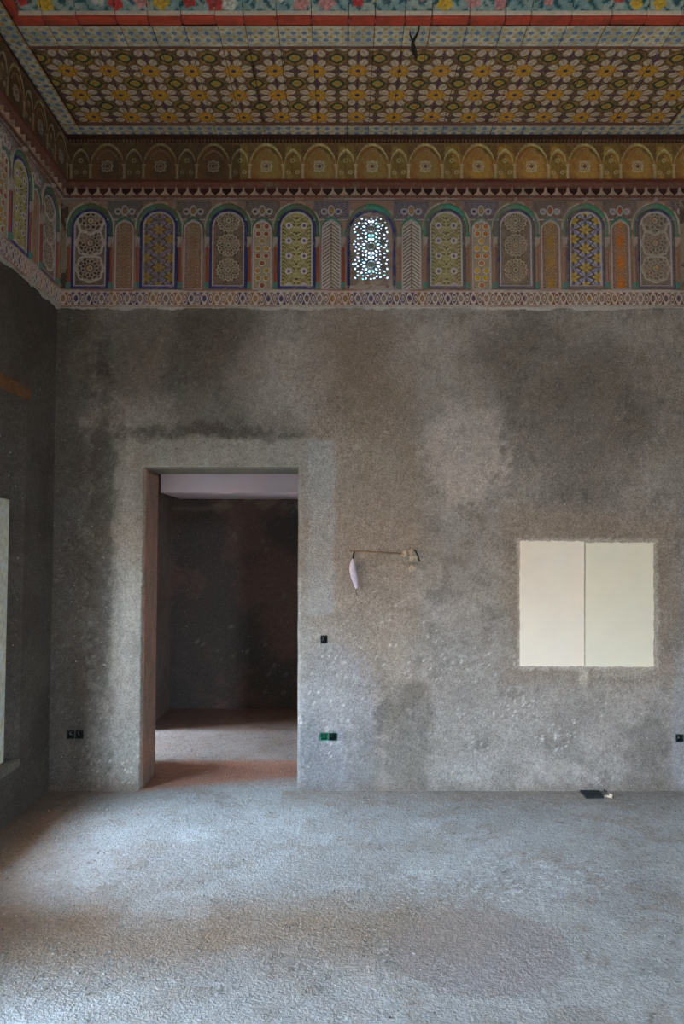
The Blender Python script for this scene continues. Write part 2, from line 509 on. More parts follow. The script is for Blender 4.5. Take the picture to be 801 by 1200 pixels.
# reddish plaster inside the doorway
for side, x0, x1 in (('l', dx0 - 0.002, dx0 + 0.012), ('r', dx1 - 0.006, dx1 + 0.002)):
    ys = axis(0.015, THK + 0.01, 0.02, []); zs = axis(0, dz1 - 0.012, 0.03, [])
    Yg, Zg = np.meshgrid(ys, zs)
    nn = fbm(Yg * 14, Zg * 6, 5, 4)
    hh = 0.004 * (nn - 0.3)
    col = mix(np.tile(lin((172, 134, 116)), Yg.shape + (1,)), lin((150, 128, 112)), ss(0.45, 0.7, nn)) if side == 'l' else \
        np.tile(lin((140, 132, 122)), Yg.shape + (1,))
    m_ = heightfield('door_reveal', ys, zs, hh, col, M['render'], skirt=0.01)
    o = link('door_reveal', m_, wall_back)
    if side == 'l':
        o.rotation_euler = (0, 0, math.pi / 2); o.location = (dx0 + 0.012, 0, 0)
        tag(o, 'reddish brown plaster lining on the left jamb of doorway')
    else:
        o.rotation_euler = (0, 0, -math.pi / 2); o.location = (dx1 - 0.004, THK + 0.012, 0)
    o.data.materials[0] = M['render']
MB().box(dx0, dx1, 0.012, THK + 0.005, dz1 - 0.012, dz1 + 0.001).obj('door_soffit', M['sill'], wall_back)

# ------------------------------------------------------------------ left wall with its window recesses
LT = 0.40
yj, _ = LP(30, 520, XL)                    # far jamb of the first recess
rec_top = LP(28, 468, XL)[1]
win_z0, win_z1 = 0.34, LP(12, 590, XL - 0.08)[1]
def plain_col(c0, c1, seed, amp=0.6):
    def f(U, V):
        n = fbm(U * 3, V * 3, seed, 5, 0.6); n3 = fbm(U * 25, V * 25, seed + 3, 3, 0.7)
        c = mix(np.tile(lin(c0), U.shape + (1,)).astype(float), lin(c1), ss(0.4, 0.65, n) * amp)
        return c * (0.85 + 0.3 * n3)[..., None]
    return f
# local x runs along the wall: for the left wall local x = world y, room side is -y local
# left wall object: rotated +90deg: local (x,y) -> world (-y, x); local -y -> world +x
A0, A1 = yj - 1.35, yj
B0, B1 = A0 - 1.05 - 1.12, A0 - 1.05
recs = [(A0, A1, 0.30, rec_top), (B0, B1, 0.30, rec_top)]
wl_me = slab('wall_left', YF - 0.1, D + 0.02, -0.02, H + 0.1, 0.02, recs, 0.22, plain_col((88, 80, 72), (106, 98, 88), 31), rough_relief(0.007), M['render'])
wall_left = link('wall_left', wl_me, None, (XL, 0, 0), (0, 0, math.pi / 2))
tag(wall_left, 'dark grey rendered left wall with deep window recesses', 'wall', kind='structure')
# outer leaf of the wall that carries the window frames
fr = 0.10
holesO = [(A0 + 0.06, AH1, win_z0, win_z1), (B0 + 0.1, B1 - 0.1, win_z0, win_z1)]
wo_me = slab('outer_leaf', YF - 0.1, D + THK, -0.02, H + 0.1, 0.06, holesO, LT - 0.22, plain_col((138, 130, 120), (150, 142, 130), 35), rough_relief(0.004), M['render'])
link('outer_leaf', wo_me, wall_left, (0, 0.22, 0))
MB().box(A0 - 0.15, A1 + 0.03, -0.016, 0.22, rec_top, rec_top + 0.075).obj('lintel', M['lintel'], wall_left, bevel=0.006)['label'] = 'reddish brown timber lintel over the window recess'
MB().box(A0, A1, -0.012, 0.22, 0.285, 0.335).obj('sill', M['sill'], wall_left, bevel=0.01)

def window(n, y0, y1, z0, z1, label):
    root = empty('window_%d' % n, (XL - 0.22, (y0 + y1) / 2, z0), math.pi / 2)
    tag(root, label, 'window', kind='structure')
    w = (y1 - y0) / 2; h = z1 - z0; f = 0.12; d0, d1 = -0.165, 0.03
    for a, b, c, d in ((-w - 0.02, -w + f, -0.02, h + 0.02), (w - f, w + 0.02, -0.02, h + 0.02)):
        MB().box(a, b, d0, d1, c, d).obj('stile', M['frame_wood'], root, bevel=0.006)
    for c, d in ((-0.02, f), (h - f, h + 0.02)):
        MB().box(-w + f, w - f, d0 + 0.005, d1, c, d).obj('rail', M['frame_wood'], root, bevel=0.006)
    MB().box(-0.03, 0.03, d0 + 0.02, d1 - 0.02, f, h - f).obj('mullion', M['frame_wood'], root, bevel=0.004)
    for a, b in ((-w + f, -0.03), (0.03, w - f)):
        MB().box(a, b, -0.05, -0.044, f, h - f).obj('pane', M['glass'], root)
    return root
window(1, A0 + 0.06, A1 - 0.10, win_z0, win_z1, 'weathered pale wood window frame glowing with daylight at left edge')

# right wall, wall behind the camera
recR = []
wr_me = slab('wall_right', -D - 0.02, -YF + 0.1, -0.02, H + 0.1, 0.06, recR, 0.3, plain_col((140, 135, 128), (150, 146, 138), 41), rough_relief(0.004), M['render'])
wall_right = link('wall_right', wr_me, None, (XR, 0, 0), (0, 0, -math.pi / 2))
tag(wall_right, 'grey cement rendered right wall', 'wall', kind='structure')
door_holes = [(-RD1, -RD0, -0.02, RDH)]
wf_me = slab('wall_front', -XR - 0.3, -XL + 0.5, -0.02, H + 0.1, 0.08, door_holes, 0.4, plain_col((140, 135, 128), (150, 146, 138), 43), rough_relief(0.004), M['render'])
wall_front = link('wall_front', wf_me, None, (0, YF, 0), (0, 0, math.pi))
tag(wall_front, 'grey cement wall behind the viewer with tall open doorway', 'wall', kind='structure')

# ------------------------------------------------------------------ floor
fx = axis(XL - 0.35, XR + 0.1, 0.016, []); 
ROOM2_Y = FP(270, 830)[1]
fy = np.unique(np.concatenate([np.linspace(YF, 2.0, 24), axis(2.0, D + 0.5, 0.012, []), np.linspace(D + 0.5, ROOM2_Y + 0.1, 90)]))
U, V = np.meshgrid(fx, fy)
def floor_px(U, V):
    # plan position back to photograph pixels, used only to place the stains
    zc = V * cp - EYE * sp; yc = -EYE * cp - V * sp
    zc = np.maximum(zc, 0.3)
    return 400.5 + U / zc * F_PX, 600 - yc / zc * F_PX
n1 = fbm(U * 2.2, V * 2.2, 51, 5, 0.6); n2 = fbm(U * 8, V * 8, 52, 5, 0.65); n3 = fbm(U * 30, V * 30, 53, 4, 0.7)
base = np.tile(lin((152, 148, 144)), U.shape + (1,)).astype(float)
base = mix(base, lin((168, 166, 163)), ss(0.42, 0.62, n1) * 0.7)
base = mix(base, lin((136, 124, 112)), ss(0.52, 0.68, n2) * 0.4)
Cx, Cy = FP(560, 1110)
dd = np.hypot((U - Cx) / 0.37, (V - Cy) / 0.36) + (n2 - 0.5) * 0.22
disc = 1 - ss(0.93, 1.03, dd)
base = mix(base, lin((148, 140, 138)), disc * 0.8)
ring = np.exp(-((dd - 1.05) / 0.12) ** 2) * (U < Cx + 0.1)
base = mix(base, lin((178, 172, 165)), ring * ss(0.4, 0.6, n3) * 0.5)
brown = np.exp(-((V - 3.15 - 0.10 * (U + 1.7) + (n1 - 0.5) * 0.5) / 0.28) ** 2) * (1 - ss(0.0, 1.2, U))  # brown tint, partly the shade between window patches put into the colour
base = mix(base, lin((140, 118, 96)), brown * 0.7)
lime = stain(*floor_px(U, V), 600, 1030, 130, 28, n2, wob=0.6)
base = mix(base, lin((215, 216, 216)), lime * ss(0.58, 0.70, fbm(U * 60, V * 60, 58, 4)) * 0.5)
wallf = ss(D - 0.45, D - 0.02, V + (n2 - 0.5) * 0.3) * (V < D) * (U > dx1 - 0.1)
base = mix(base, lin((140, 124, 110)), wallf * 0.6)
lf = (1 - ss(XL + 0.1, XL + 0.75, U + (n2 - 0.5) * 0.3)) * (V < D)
base = mix(base, lin((122, 102, 82)), lf * 0.75)  # browner by the left wall, with some of its shade painted in
red = ss(D - 0.12, D + 0.08, V + (n2 - 0.5) * 0.15 - (U - dx0) * 0.32) * (1 - ss(5.95, 6.12, V + (n2 - 0.5) * 0.1)) * ss(dx0 - 0.1, dx0, U)
base = mix(base, lin((176, 122, 98)), np.maximum(red, 0.25 * (V > D + 0.1)) * 0.85)
red2 = ss(ROOM2_Y - 1.1, ROOM2_Y - 0.9, V)
base = mix(base, lin((120, 84, 66)), red2 * 0.6)
speck = ss(0.70, 0.76, fbm(U * 50, V * 50, 57, 3, 0.6)) * ss(0.45, 0.6, n2)
base = mix(base, lin((90, 80, 72)), speck * 0.6 * (1 - disc))
base *= np.array([1.08, 1.0, 0.91]) * 0.87 * (0.84 + 0.32 * n3)[..., None]
crumb = np.exp(-((V - 3.0 - 0.06 * U + (n1 - 0.5) * 0.3) / 0.12) ** 2)
hf = 0.006 * (n1 - 0.5) + 0.007 * (n2 - 0.5) * (1 - disc * 0.8) + 0.003 * (n3 - 0.5) * (1 - disc * 0.85) + 0.012 * (crumb + ring * 0.8) * np.maximum(n3 - 0.45, 0)
hf -= 0.002 * disc
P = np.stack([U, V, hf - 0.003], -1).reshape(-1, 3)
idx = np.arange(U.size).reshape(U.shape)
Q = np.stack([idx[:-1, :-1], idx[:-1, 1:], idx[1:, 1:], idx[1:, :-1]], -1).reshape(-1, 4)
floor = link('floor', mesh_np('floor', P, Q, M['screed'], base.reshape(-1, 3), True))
tag(floor, 'rough pale cement screed floor with crumbs, splashes and a smooth round patch', 'floor', kind='structure')
MB().box(XL - 0.6, XR + 0.4, YF - 0.5, ROOM2_Y + 0.4, -0.25, -0.06).obj('floor_slab', M['sill'], floor)

# ------------------------------------------------------------------ room beyond the doorway
Y2 = ROOM2_Y
YB = D + THK
X2L = WP(200, 700, Y2)[0]; X2R = dx1 + 0.75
H2 = 2.95
fw_me = slab('wall_far_back', X2L - 0.3, X2R + 0.3, -0.02, H2, 0.03, [], 0.2,
    lambda U, V: mix(mix(mix(np.tile(lin((118, 98, 90)), U.shape + (1,)).astype(float), lin((92, 86, 82)), ss(0.42, 0.6, fbm(U * 2, V * 2, 61, 5, 0.6))),
        lin((150, 138, 128)), ss(0.70, 0.76, fbm(U * 22, V * 17, 62, 5, 0.6)) * ss(0.5, 0.6, fbm(U * 2, V * 2, 64, 3)) * 0.7), lin((140, 132, 122)), ss(1.98, 2.04, V) * ss(0.52, 0.6, fbm(U * 8, V * 8, 63, 4)) * 0.7),
    rough_relief(0.008), M['render'])
tag(link('wall_far_back', fw_me, None, (0, Y2, 0)), 'dark brown plastered wall seen through the doorway', 'wall', kind='structure')
oa, ob = 6.12, 7.02
fl_me = slab('wall_far_left', YB, Y2 + 0.02, -0.02, H2, 0.03, [(oa, ob, 0.0 - 0.02, 2.05)], 0.2, plain_col((128, 114, 106), (140, 130, 122), 65), rough_relief(0.008), M['render'])
tag(link('wall_far_left', fl_me, None, (X2L, 0, 0), (0, 0, math.pi / 2)), 'dark side wall of the inner room, left of its back wall', 'wall', kind='structure')
fr_me = slab('wall_far_right', -Y2 - 0.02, -YB, -0.02, H2, 0.08, [], 0.2, plain_col((150, 138, 130), (160, 150, 142), 67), rough_relief(0.006), M['render'])
tag(link('wall_far_right', fr_me, None, (X2R, 0, 0), (0, 0, -math.pi / 2)), 'dark side wall of the inner room, right', 'wall', kind='structure')
tag(MB().box(X2L - 0.3, X2R + 0.3, YB, Y2 + 0.2, H2, H2 + 0.15).obj('ceiling_far', M['sill']), 'ceiling of the inner room', 'ceiling', kind='structure')
yb1 = 6.95 * 1.03
bz = WP(270, 577, yb1)[1]
bx0 = WP(188, 570, yb1)[0]
bh = empty('ceiling_bulkhead', (0, yb1, bz))
tag(bh, 'pinkish white boxed ceiling bulkhead seen through the top of the doorway', 'bulkhead')
MB().box(bx0, X2R - 0.01, 0, 0.02, 0, H2 - bz - 0.01).obj('fascia_board', M['bulkhead'], bh, bevel=0.003)
MB().box(bx0, X2R - 0.01, 0.02, Y2 - yb1 - 0.012, 0.0, 0.02).obj('soffit_board', M['bulkhead'], bh)

# ------------------------------------------------------------------ courtyard outside: unseen walls and roof added to shape the daylight
tag(MB().box(-12, 9, -10, 13, -0.32, -0.26).obj('courtyard_ground', M['court']), 'paved courtyard ground outside the windows', 'ground', kind='structure')
tag(MB().box(-6.0, XL - LT, CW_Y0, CW_Y0 + 0.2, -0.26, 7.5).obj('unseen_court_wall', M['ochre_out']), 'tall unseen wall added to block the sky beyond the first window', 'wall', kind='structure')
tag(MB().box(XL - LT - EAVE, XL - LT, -9, CW_Y0, SHADE_Z, SHADE_Z + 0.15).obj('shading_roof', M['ochre_out']), 'unseen roof added outside the windows to cut off steep sky light', 'roof', kind='structure')
tag(MB().box(-9.5, -9.2, -10, 13, -0.26, 2.6).obj('unseen_court_wall', M['ochre_out']), 'low unseen wall added across the courtyard to block low sky', 'wall', kind='structure')
tag(MB().box(-9.2, 9, -9.2, -8.9, -0.26, 3.2).obj('unseen_court_wall', M['ochre_out']), 'unseen courtyard wall added facing the rear doorway', 'wall', kind='structure')
# unseen passage, added to narrow the daylight entering the inner room
PX0 = X2L - 0.2 - 1.9
ps = MB().box(PX0, X2L - 0.2, oa - 0.3, oa - 0.1, -0.1, 2.3).box(PX0, X2L - 0.2, ob + 0.1, ob + 0.3, -0.1, 2.3).box(PX0, X2L - 0.2, oa - 0.3, ob + 0.3, 2.3, 2.45).box(PX0, X2L - 0.1, oa - 0.3, ob + 0.3, -0.2, -0.02)
ps.box(PX0 - 0.2, PX0, oa - 0.3, oa, -0.2, 2.45).box(PX0 - 0.2, PX0, ob, ob + 0.3, -0.2, 2.45).box(PX0 - 0.2, PX0, oa, ob, 2.05, 2.45)
tag(ps.obj('added_passage', M['plaster_white']), 'unseen side passage added to narrow the daylight into the inner room', 'wall', kind='structure')

# ------------------------------------------------------------------ daylight portals in the openings
def portal(name, loc, rot, sx, sy):
    l = bpy.data.lights.new(name, 'AREA'); l.shape = 'RECTANGLE'; l.size = sx; l.size_y = sy
    l.cycles.is_portal = True
    o = bpy.data.objects.new(name, l); C.objects.link(o); o.location = loc; o.rotation_euler = rot
for n_, (a, b, c, d, xx) in enumerate([(*holesO[0], XL - LT), (*holesO[1], XL - LT), (oa, ob, 0.0, 2.05, X2L - 2.3)]):
    portal('window_portal', (xx, (a + b) / 2, (c + d) / 2), (0, -math.pi / 2, 0), d - c, b - a)
hx0, hx1 = RD0, RD1
portal('door_portal', ((hx0 + hx1) / 2, YF - 0.4, RDH / 2), (math.pi / 2, 0, 0), RD1 - RD0, RDH)
#portal('lattice_portal', (win_c, YB, (lat_z0 + lat_z1) / 2), (-math.pi / 2, 0, 0), 0.28, 0.5)

# ------------------------------------------------------------------ painted and carved patterns; dark grounds also carry the recess shade
PX = D / F_PX                       # one photograph pixel on the back wall, in metres
CREAM = lin((202, 188, 168)); CREAM2 = lin((150, 132, 112)); RECESS = lin((70, 52, 40)); BROWN = lin((96, 72, 52))
YEL = lin((186, 164, 82)); GOLD = lin((178, 136, 62)); PURP = lin((84, 74, 120)); BLUE = lin((64, 64, 112))
GREEN = lin((82, 114, 88)); TEAL = lin((74, 138, 112)); RED = lin((158, 84, 62)); GREYB = lin((112, 106, 112)); LILAC = lin((172, 168, 186))
OLIVE = lin((132, 122, 70))
def line(x, w, s=None):
    """1 on |x|<w with soft edge"""
    s = s or w * 0.6
    return 1 - ss(w, w + s, np.abs(x))
def rosette(U, V, cx, cz, R, n, ph=0.0):
    r = np.hypot(U - cx, V - cz) / R; th = np.arctan2(V - cz, U - cx) + ph
    pet = np.abs(np.cos(th * n / 2))
    wide = line(pet - 1, 0.0 + 0.10, 0.25)
    h = line(r - 0.17, 0.04) + line(r - (0.42 + 0.07 * np.cos(n * th)), 0.035) + line(r - (0.66 + 0.08 * np.cos(n * th + math.pi)), 0.04)
    h = h + line(r - (0.93 + 0.06 * np.cos(n * th)), 0.05)
    spokes = line(np.abs(np.sin(th * n / 2)) * r, 0.05) * (r > 0.2) * (r < 0.95)
    h = np.maximum(h, spokes * 0.9)
    return np.clip(h, 0, 1), r, th
def arab(U, V, s, seed):
    w = 0.35 * np.sin(U * s * 1.3 + seed) + 0.35 * np.sin(V * s * 1.1 + seed * 2)
    a = np.sin(U * s + 2.2 * np.sin(V * s * 0.5 + w)) * np.cos(V * s * 0.9 + 1.6 * np.sin(U * s * 0.6))
    return 1 - ss(0.12, 0.42, np.abs(a))

def pat_star(U, V, fade=0.0, accent=GOLD):
    h = np.zeros_like(U)
    col = np.tile(lin((78, 62, 48)), U.shape + (1,)).astype(float)
    bg = arab(U, V, 330, 1.0) * 0.55
    h = bg.copy()
    for cz, n in ((0.125, 12), (0.30, 12), (0.455, 8)):
        hh, r, th = rosette(U, V, 0, cz, 0.088, n)
        ins = r < 1.05
        h = np.where(ins, hh * 0.8, h)
        star = line(r - (1.0 + 0.13 * np.abs(((th * 8 / (2 * math.pi)) % 1) * 2 - 1)), 0.06)
        h = np.maximum(h, star)
        col = mix(col, accent * 0.8, (1 - ss(0.14, 0.2, r)))
        col = mix(col, lin((100, 60, 44)), ss(0.25, 0.4, r) * (1 - ss(0.5, 0.8, r)) * 0.5)
    c = mix(col, CREAM, h * 0.9)
    return h, mix(c, CREAM2, fade * 0.5 * np.ones_like(U))
def pat_xflower(U, V, dim=0.0):
    h = arab(U, V, 240, 2.0) * 0.3
    col = np.tile(lin((104, 86, 66)), U.shape + (1,)).astype(float)
    P = 0.132
    for k in range(-1, 5):
        for sx, off in ((0, 0.0), (-0.085, P / 2), (0.085, P / 2)):
            cx, cz = sx, 0.065 + k * P + off
            a, b = U - cx, V - cz
            r = np.hypot(a, b); th = np.arctan2(b, a)
            xs = line(np.minimum(np.abs(a - b), np.abs(a + b)), 0.008) * (r < 0.058) * (r > 0.006)
            lobes = (r < 0.050) & (np.abs(np.sin(2 * th)) > 0.66)
            h = np.where(lobes, 0.8 - 0.5 * xs, h)
            col = np.where(lobes[..., None], mix(np.tile(LILAC, U.shape + (1,)), PURP, xs * 0.45), col)
            cz2 = cz + P / 2
            b2 = V - cz2; r2 = np.hypot(a, b2); t2 = np.arctan2(b2, a)
            fl = r2 < 0.034 * (1 + 0.22 * np.cos(6 * t2))
            hh = 0.5 + 0.5 * np.cos(6 * t2) * (r2 / 0.034)
            h = np.where(fl, hh, h)
            col = np.where(fl[..., None], mix(mix(np.tile(GOLD, U.shape + (1,)), YEL * 1.1, hh), RED, (r2 < 0.008) * 0.6), col)
    return h, mix(col, lin((100, 80, 64)), dim * np.ones_like(U))
def pat_medallion(U, V, fringe=RED, tone=0.0):
    h = arab(U, V, 420, 3.0) * 0.55
    col = mix(np.tile(lin((92, 74, 56)), U.shape + (1,)).astype(float), fringe * 0.8, ss(0.075, 0.1, np.abs(U)) * 0.5)
    for cz in (0.115, 0.285, 0.455):
        hh, r, th = rosette(U, V, 0, cz, 0.078, 16)
        h = np.where(r < 1.08, hh, h)
        col = mix(col, lin((108, 112, 76)), (1 - ss(0.28, 0.36, r)) * 0.8)
        col = mix(col, OLIVE, line(r - 0.8, 0.1) * 0.4)
    c = mix(col, lin((196, 180, 156)), h * 0.85)
    return h, mix(c, CREAM2, tone * np.ones_like(U))
def pat_vegetal(U, V, tone=0.0):
    A = np.abs(U)
    P = 0.105
    ph = (V / P) % 1.0
    # upward swept leaves off a central stem
    q = V - 0.9 * A + 0.02 * np.sin(A * 60)
    st = (q / (P / 4.2)) % 1
    h = 0.15 + 0.75 * line(st - 0.5, 0.14, 0.2)
    h = np.maximum(h, line(A, 0.005) * 0.9)
    h = np.maximum(h, 0.8 * line(A - 0.05 - 0.035 * np.sin(V * 2 * math.pi / P), 0.006))
    col = mix(np.tile(lin((98, 82, 56)), U.shape + (1,)).astype(float), lin((182, 170, 112)), h)
    col = mix(col, lin((190, 180, 140)), line(A - 0.03 - 0.02 * np.sin(V * 4 * math.pi / P), 0.004) * 0.8)
    col = mix(col, lin((96, 112, 72)), ss(0.085, 0.1, A) * 0.5)
    for k in range(-1, 5):
        cz = 0.03 + 0.075 + k * P
        r = np.hypot(A - 0.052, V - cz)
        ring = line(r - 0.017, 0.006)
        h = np.where(r < 0.026, 0.35 + 0.6 * ring, h)
        col = mix(col, lin((202, 190, 182)), (r < 0.024) * 0.9)
        col = mix(col, PURP, (r < 0.0105) * 0.95)
        r3 = np.hypot(A * 1.4, V - cz - 0.05)
        col = mix(col, lin((60, 46, 66)), line(r3, 0.007) * 0.9)
    return h, mix(col, CREAM2, tone * np.ones_like(U))
def pat_fine(U, V, accent=GOLD, amt=0.5):
    h = arab(U, V, 300, 4.0)
    h = np.maximum(h, arab(U + 0.01, V * 0.8, 190, 5.0) * 0.9)
    col = mix(np.tile(lin((92, 68, 48)), U.shape + (1,)).astype(float), lin((172, 148, 122)), h)
    z = np.sin(V * 42) * 0.5 + 0.5
    col = mix(col, accent, line(U, 0.016, 0.02) * (0.35 + 0.65 * z) * amt)
    col = mix(col, RED, ss(0.03, 0.055, np.abs(U)) * 0.35)
    return h, col
def pat_daisies(U, V, c1=RED, c2=GOLD):
    h = arab(U, V, 350, 6.0) * 0.4 + 0.2
    col = mix(np.tile(lin((150, 128, 100)), U.shape + (1,)).astype(float), lin((186, 176, 150)), h)
    k = 0
    for j in range(-1, 9):
        cz = 0.03 + j * 0.051
        xs = (0.0,) if j % 3 == 0 else (-0.027, 0.027)
        if j % 3 == 2: xs = (-0.03, 0.03)
        for cx in xs:
            k += 1
            a, b = U - cx, V - cz; r = np.hypot(a, b); t = np.arctan2(b, a)
            fl = r < 0.0155 * (1 + 0.15 * np.cos(8 * t))
            col = np.where(fl[..., None], (c2 if (j // 1) % 4 in (1, 2) else c1) * (1.15 - 0.4 * (r / 0.0155))[..., None], col)
            h = np.where(fl, 0.9 - 0.5 * (r < 0.005), h)
            col = mix(col, lin((214, 200, 176)), line(r - 0.019, 0.002) * 0.8)
    return h, col
def pat_chevron(U, V):
    A = np.abs(U)
    q = ((V + 0.75 * A) / 0.024) % 1
    h = line(q - 0.5, 0.2, 0.22)
    h = np.maximum(h * (1 - line(A, 0.001, 0.003)), 0)
    st = line(np.abs(A - 0.029), 0.0015) * 0.7
    h = np.maximum(h, st * 0.6)
    col = mix(np.tile(lin((112, 92, 74)), U.shape + (1,)).astype(float), lin((190, 178, 162)), h)
    return h, col

def arch_mask(U, V, r, zs):
    return (np.abs(U) < r) & ((V < zs) | (np.hypot(U, V - zs) < r))
def panel_mesh(name, r, h_spring, pat, step, depth=0.007, **kw):
    us = np.arange(-r - step, r + step * 1.5, step); vs = np.arange(0, h_spring + r + step * 2, step)
    U, V = np.meshgrid(us, vs)
    h, c = pat(U, V, **kw)
    c = c * (0.88 + 0.24 * fbm(U * 60, V * 60, 71, 3))[..., None]
    # pale frame line that follows the arch
    dist = np.where(V < h_spring, r - np.abs(U), r - np.hypot(U, V - h_spring))
    dist = np.minimum(dist, V)
    fr_ = 1 - ss(0.006, 0.009, dist)
    h = h * (1 - fr_) + fr_ * 1.2; c = mix(c, lin((186, 174, 172)), fr_ * 0.9)
    uc = (us[1:] + us[:-1]) / 2; vc = (vs[1:] + vs[:-1]) / 2
    UC, VC = np.meshgrid(uc, vc)
    return heightfield(name, us, vs, h * depth, c, M['stucco'], keep=arch_mask(UC, VC, r + step, h_spring))
def arch_band(name, ri, ro, zb, zs, thick, colf, rz_add=0.0, closed=False, prof=(0, 0.75, 1, 0.75, 0)):
    """moulding following a round arch; ri/ro inner/outer radius, feet at zb, spring at zs, rz_add extra rise of the outer edge"""
    na = 40; path = []
    for z in np.linspace(zb, zs, 16)[:-1]: path.append((-1.0, 0.0, z))
    for t in np.linspace(math.pi, 0, na): path.append((math.cos(t), math.sin(t), zs))
    for z in np.linspace(zs, zb, 16)[1:]: path.append((1.0, 0.0, z))
    m = len(prof); V_ = []; cl = []
    for i, (cx, cz, z0) in enumerate(path):
        for j, p in enumerate(prof):
            f = j / (m - 1)
            r = ri + (ro - ri) * f
            rz = r + rz_add * f
            V_.append((cx * r, -thick * (0.25 + 0.75 * p) if 0 < j < m - 1 else 0.0, z0 + cz * rz))
    V_ = np.array(V_); n = len(path)
    idx = np.arange(n * m).reshape(n, m)
    Q = np.stack([idx[:-1, :-1], idx[1:, :-1], idx[1:, 1:], idx[:-1, 1:]], -1).reshape(-1, 4)
    nn = fbm(V_[:, 0] * 18, V_[:, 2] * 18, 81, 4, 0.65)
    return mesh_np(name, V_, Q, M['stucco'], colf(V_, nn), True)
def faded(a, b, t=0.5, s=0.1):
    return lambda V_, nn: mix(np.tile(a, (len(V_), 1)), b, ss(t - s, t + s, nn))
def bar_mesh(name, w, h, d, a, b, t=0.5):
    us = np.linspace(-w / 2, w / 2, 7); vs = np.linspace(0, h, max(4, int(h / 0.012)))
    U, V = np.meshgrid(us, vs)
    hh = d * np.sqrt(np.clip(1 - (U / (w / 2)) ** 2 * 0.9, 0, 1))
    nn = fbm(U * 18 + w * 90, V * 18 + h * 31, 83, 4, 0.65)
    return heightfield(name, us, vs, hh, mix(np.tile(a, U.shape + (1,)), b, ss(t - 0.1, t + 0.1, nn)), M['stucco'], skirt=0.0)

# mesh library -------------------------------------------------------
zF0, zF1, zF2, zF3 = wz(361), wz(343), wz(340.5), wz(236)
zPb, zSp = wz(337), wz(268.5)
zNb, zNs = wz(341), wz(271.5)
zCap0, zCap1 = wz(292), wz(281)
RP = 18.7 * PX; RN = 10.9 * PX
ST = 0.0026
L = {}
kinds_large = {
    'star': panel_mesh('star', RP, zSp - zPb, pat_star, ST),
    'star_pale': panel_mesh('star_pale', RP, zSp - zPb, pat_star, ST, fade=0.9, accent=lin((226, 152, 40))),
    'xflower_dim': panel_mesh('xflower', RP, zSp - zPb, pat_xflower, ST),
    'xflower_brown': panel_mesh('xflower_brown', RP, zSp - zPb, pat_xflower, ST, dim=0.45),  # browner copy; shade of the left end is partly in its colour
    'medallion': panel_mesh('medallion', RP, zSp - zPb, pat_medallion, ST),
    'medallion_pale': panel_mesh('medallion_pale', RP, zSp - zPb, pat_medallion, ST, fringe=lin((130, 106, 120)), tone=0.25),
    'vegetal': panel_mesh('vegetal', RP, zSp - zPb, pat_vegetal, ST),
    'vegetal_pale': panel_mesh('vegetal_pale', RP, zSp - zPb, pat_vegetal, ST, tone=0.25)}
kinds_narrow = {
    'fine': panel_mesh('fine', RN, zNs - zNb, pat_fine, ST, accent=lin((150, 90, 50)), amt=0.4),
    'fine_gold': panel_mesh('fine_gold', RN, zNs - zNb, pat_fine, ST, accent=GOLD, amt=0.9),
    'fine_orange': panel_mesh('fine_orange', RN, zNs - zNb, pat_fine, ST, accent=lin((206, 120, 44)), amt=1.0),
    'daisies': panel_mesh('daisies', RN, zNs - zNb, pat_daisies, ST),
    'daisies_gold': panel_mesh('daisies_gold', RN, zNs - zNb, pat_daisies, ST, c1=lin((196, 120, 66)), c2=lin((214, 168, 50))),
    'chevron': panel_mesh('chevron', RN, zNs - zNb, pat_chevron, ST)}
zc = zSp - zPb
ring_blue = {k: arch_band('ring_' + k, RP + 0.001, 23.0 * PX, -3.2 * PX, zc, 0.012, f) for k, f in {
    'blue': faded(BLUE, lin((70, 62, 90)), 0.6), 'grey': faded(lin((110, 100, 98)), BLUE, 0.62, 0.05), 'dull': faded(lin((122, 108, 98)), lin((92, 84, 100)), 0.5)}.items()}
ring_green = {k: arch_band('ringg_' + k, 23.2 * PX, 27.0 * PX, zCap1 - zPb, zc, 0.020, f, rz_add=3.2 * PX) for k, f in {
    'green': faded(GREEN, lin((92, 104, 76)), 0.55), 'teal': faded(lin((110, 124, 96)), TEAL, 0.55), 'dull': faded(lin((122, 130, 112)), lin((86, 138, 104)), 0.58)}.items()}
ring_pale = arch_band('ring_pale', 27.1 * PX, 28.6 * PX, zCap1 - zPb, zc, 0.024, faded(lin((182, 166, 148)), lin((150, 96, 76)), 0.6), rz_add=3.6 * PX)
zn = zNs - zNb
nring_green = {k: arch_band('nring_' + k, RN + 0.002, 12.9 * PX, zCap1 - zNb, zn, 0.016, f, rz_add=3.6 * PX) for k, f in {
    'green': faded(GREEN, lin((92, 104, 76)), 0.55), 'teal': faded(TEAL, lin((110, 124, 96)), 0.5), 'dull': faded(lin((122, 130, 112)), lin((86, 148, 110)), 0.55)}.items()}
col_red = bar_mesh('column', 3.4 * PX, zCap0 - wz(333), 0.016, RED, lin((140, 100, 80)), 0.55)
col_pale = bar_mesh('column', 3.4 * PX, zCap0 - wz(333), 0.016, lin((160, 118, 98)), RED, 0.62)
cap_m = MB().box(-2.4 * PX, 2.4 * PX, -0.024, 0, 0, zCap1 - zCap0).box(-2.9 * PX, 2.9 * PX, -0.028, 0, zCap1 - zCap0 - 0.008, zCap1 - zCap0).box(-2.9 * PX, 2.9 * PX, -0.028, 0, 0, 0.006).mesh('capital', M['fillet'], 0.002)
M['base_green'] = mat_flat('faded_green_base', (92, 140, 122), 0.9, 90, 0.25, 0.001, second=(120, 108, 92), s2=(20, 0.55))
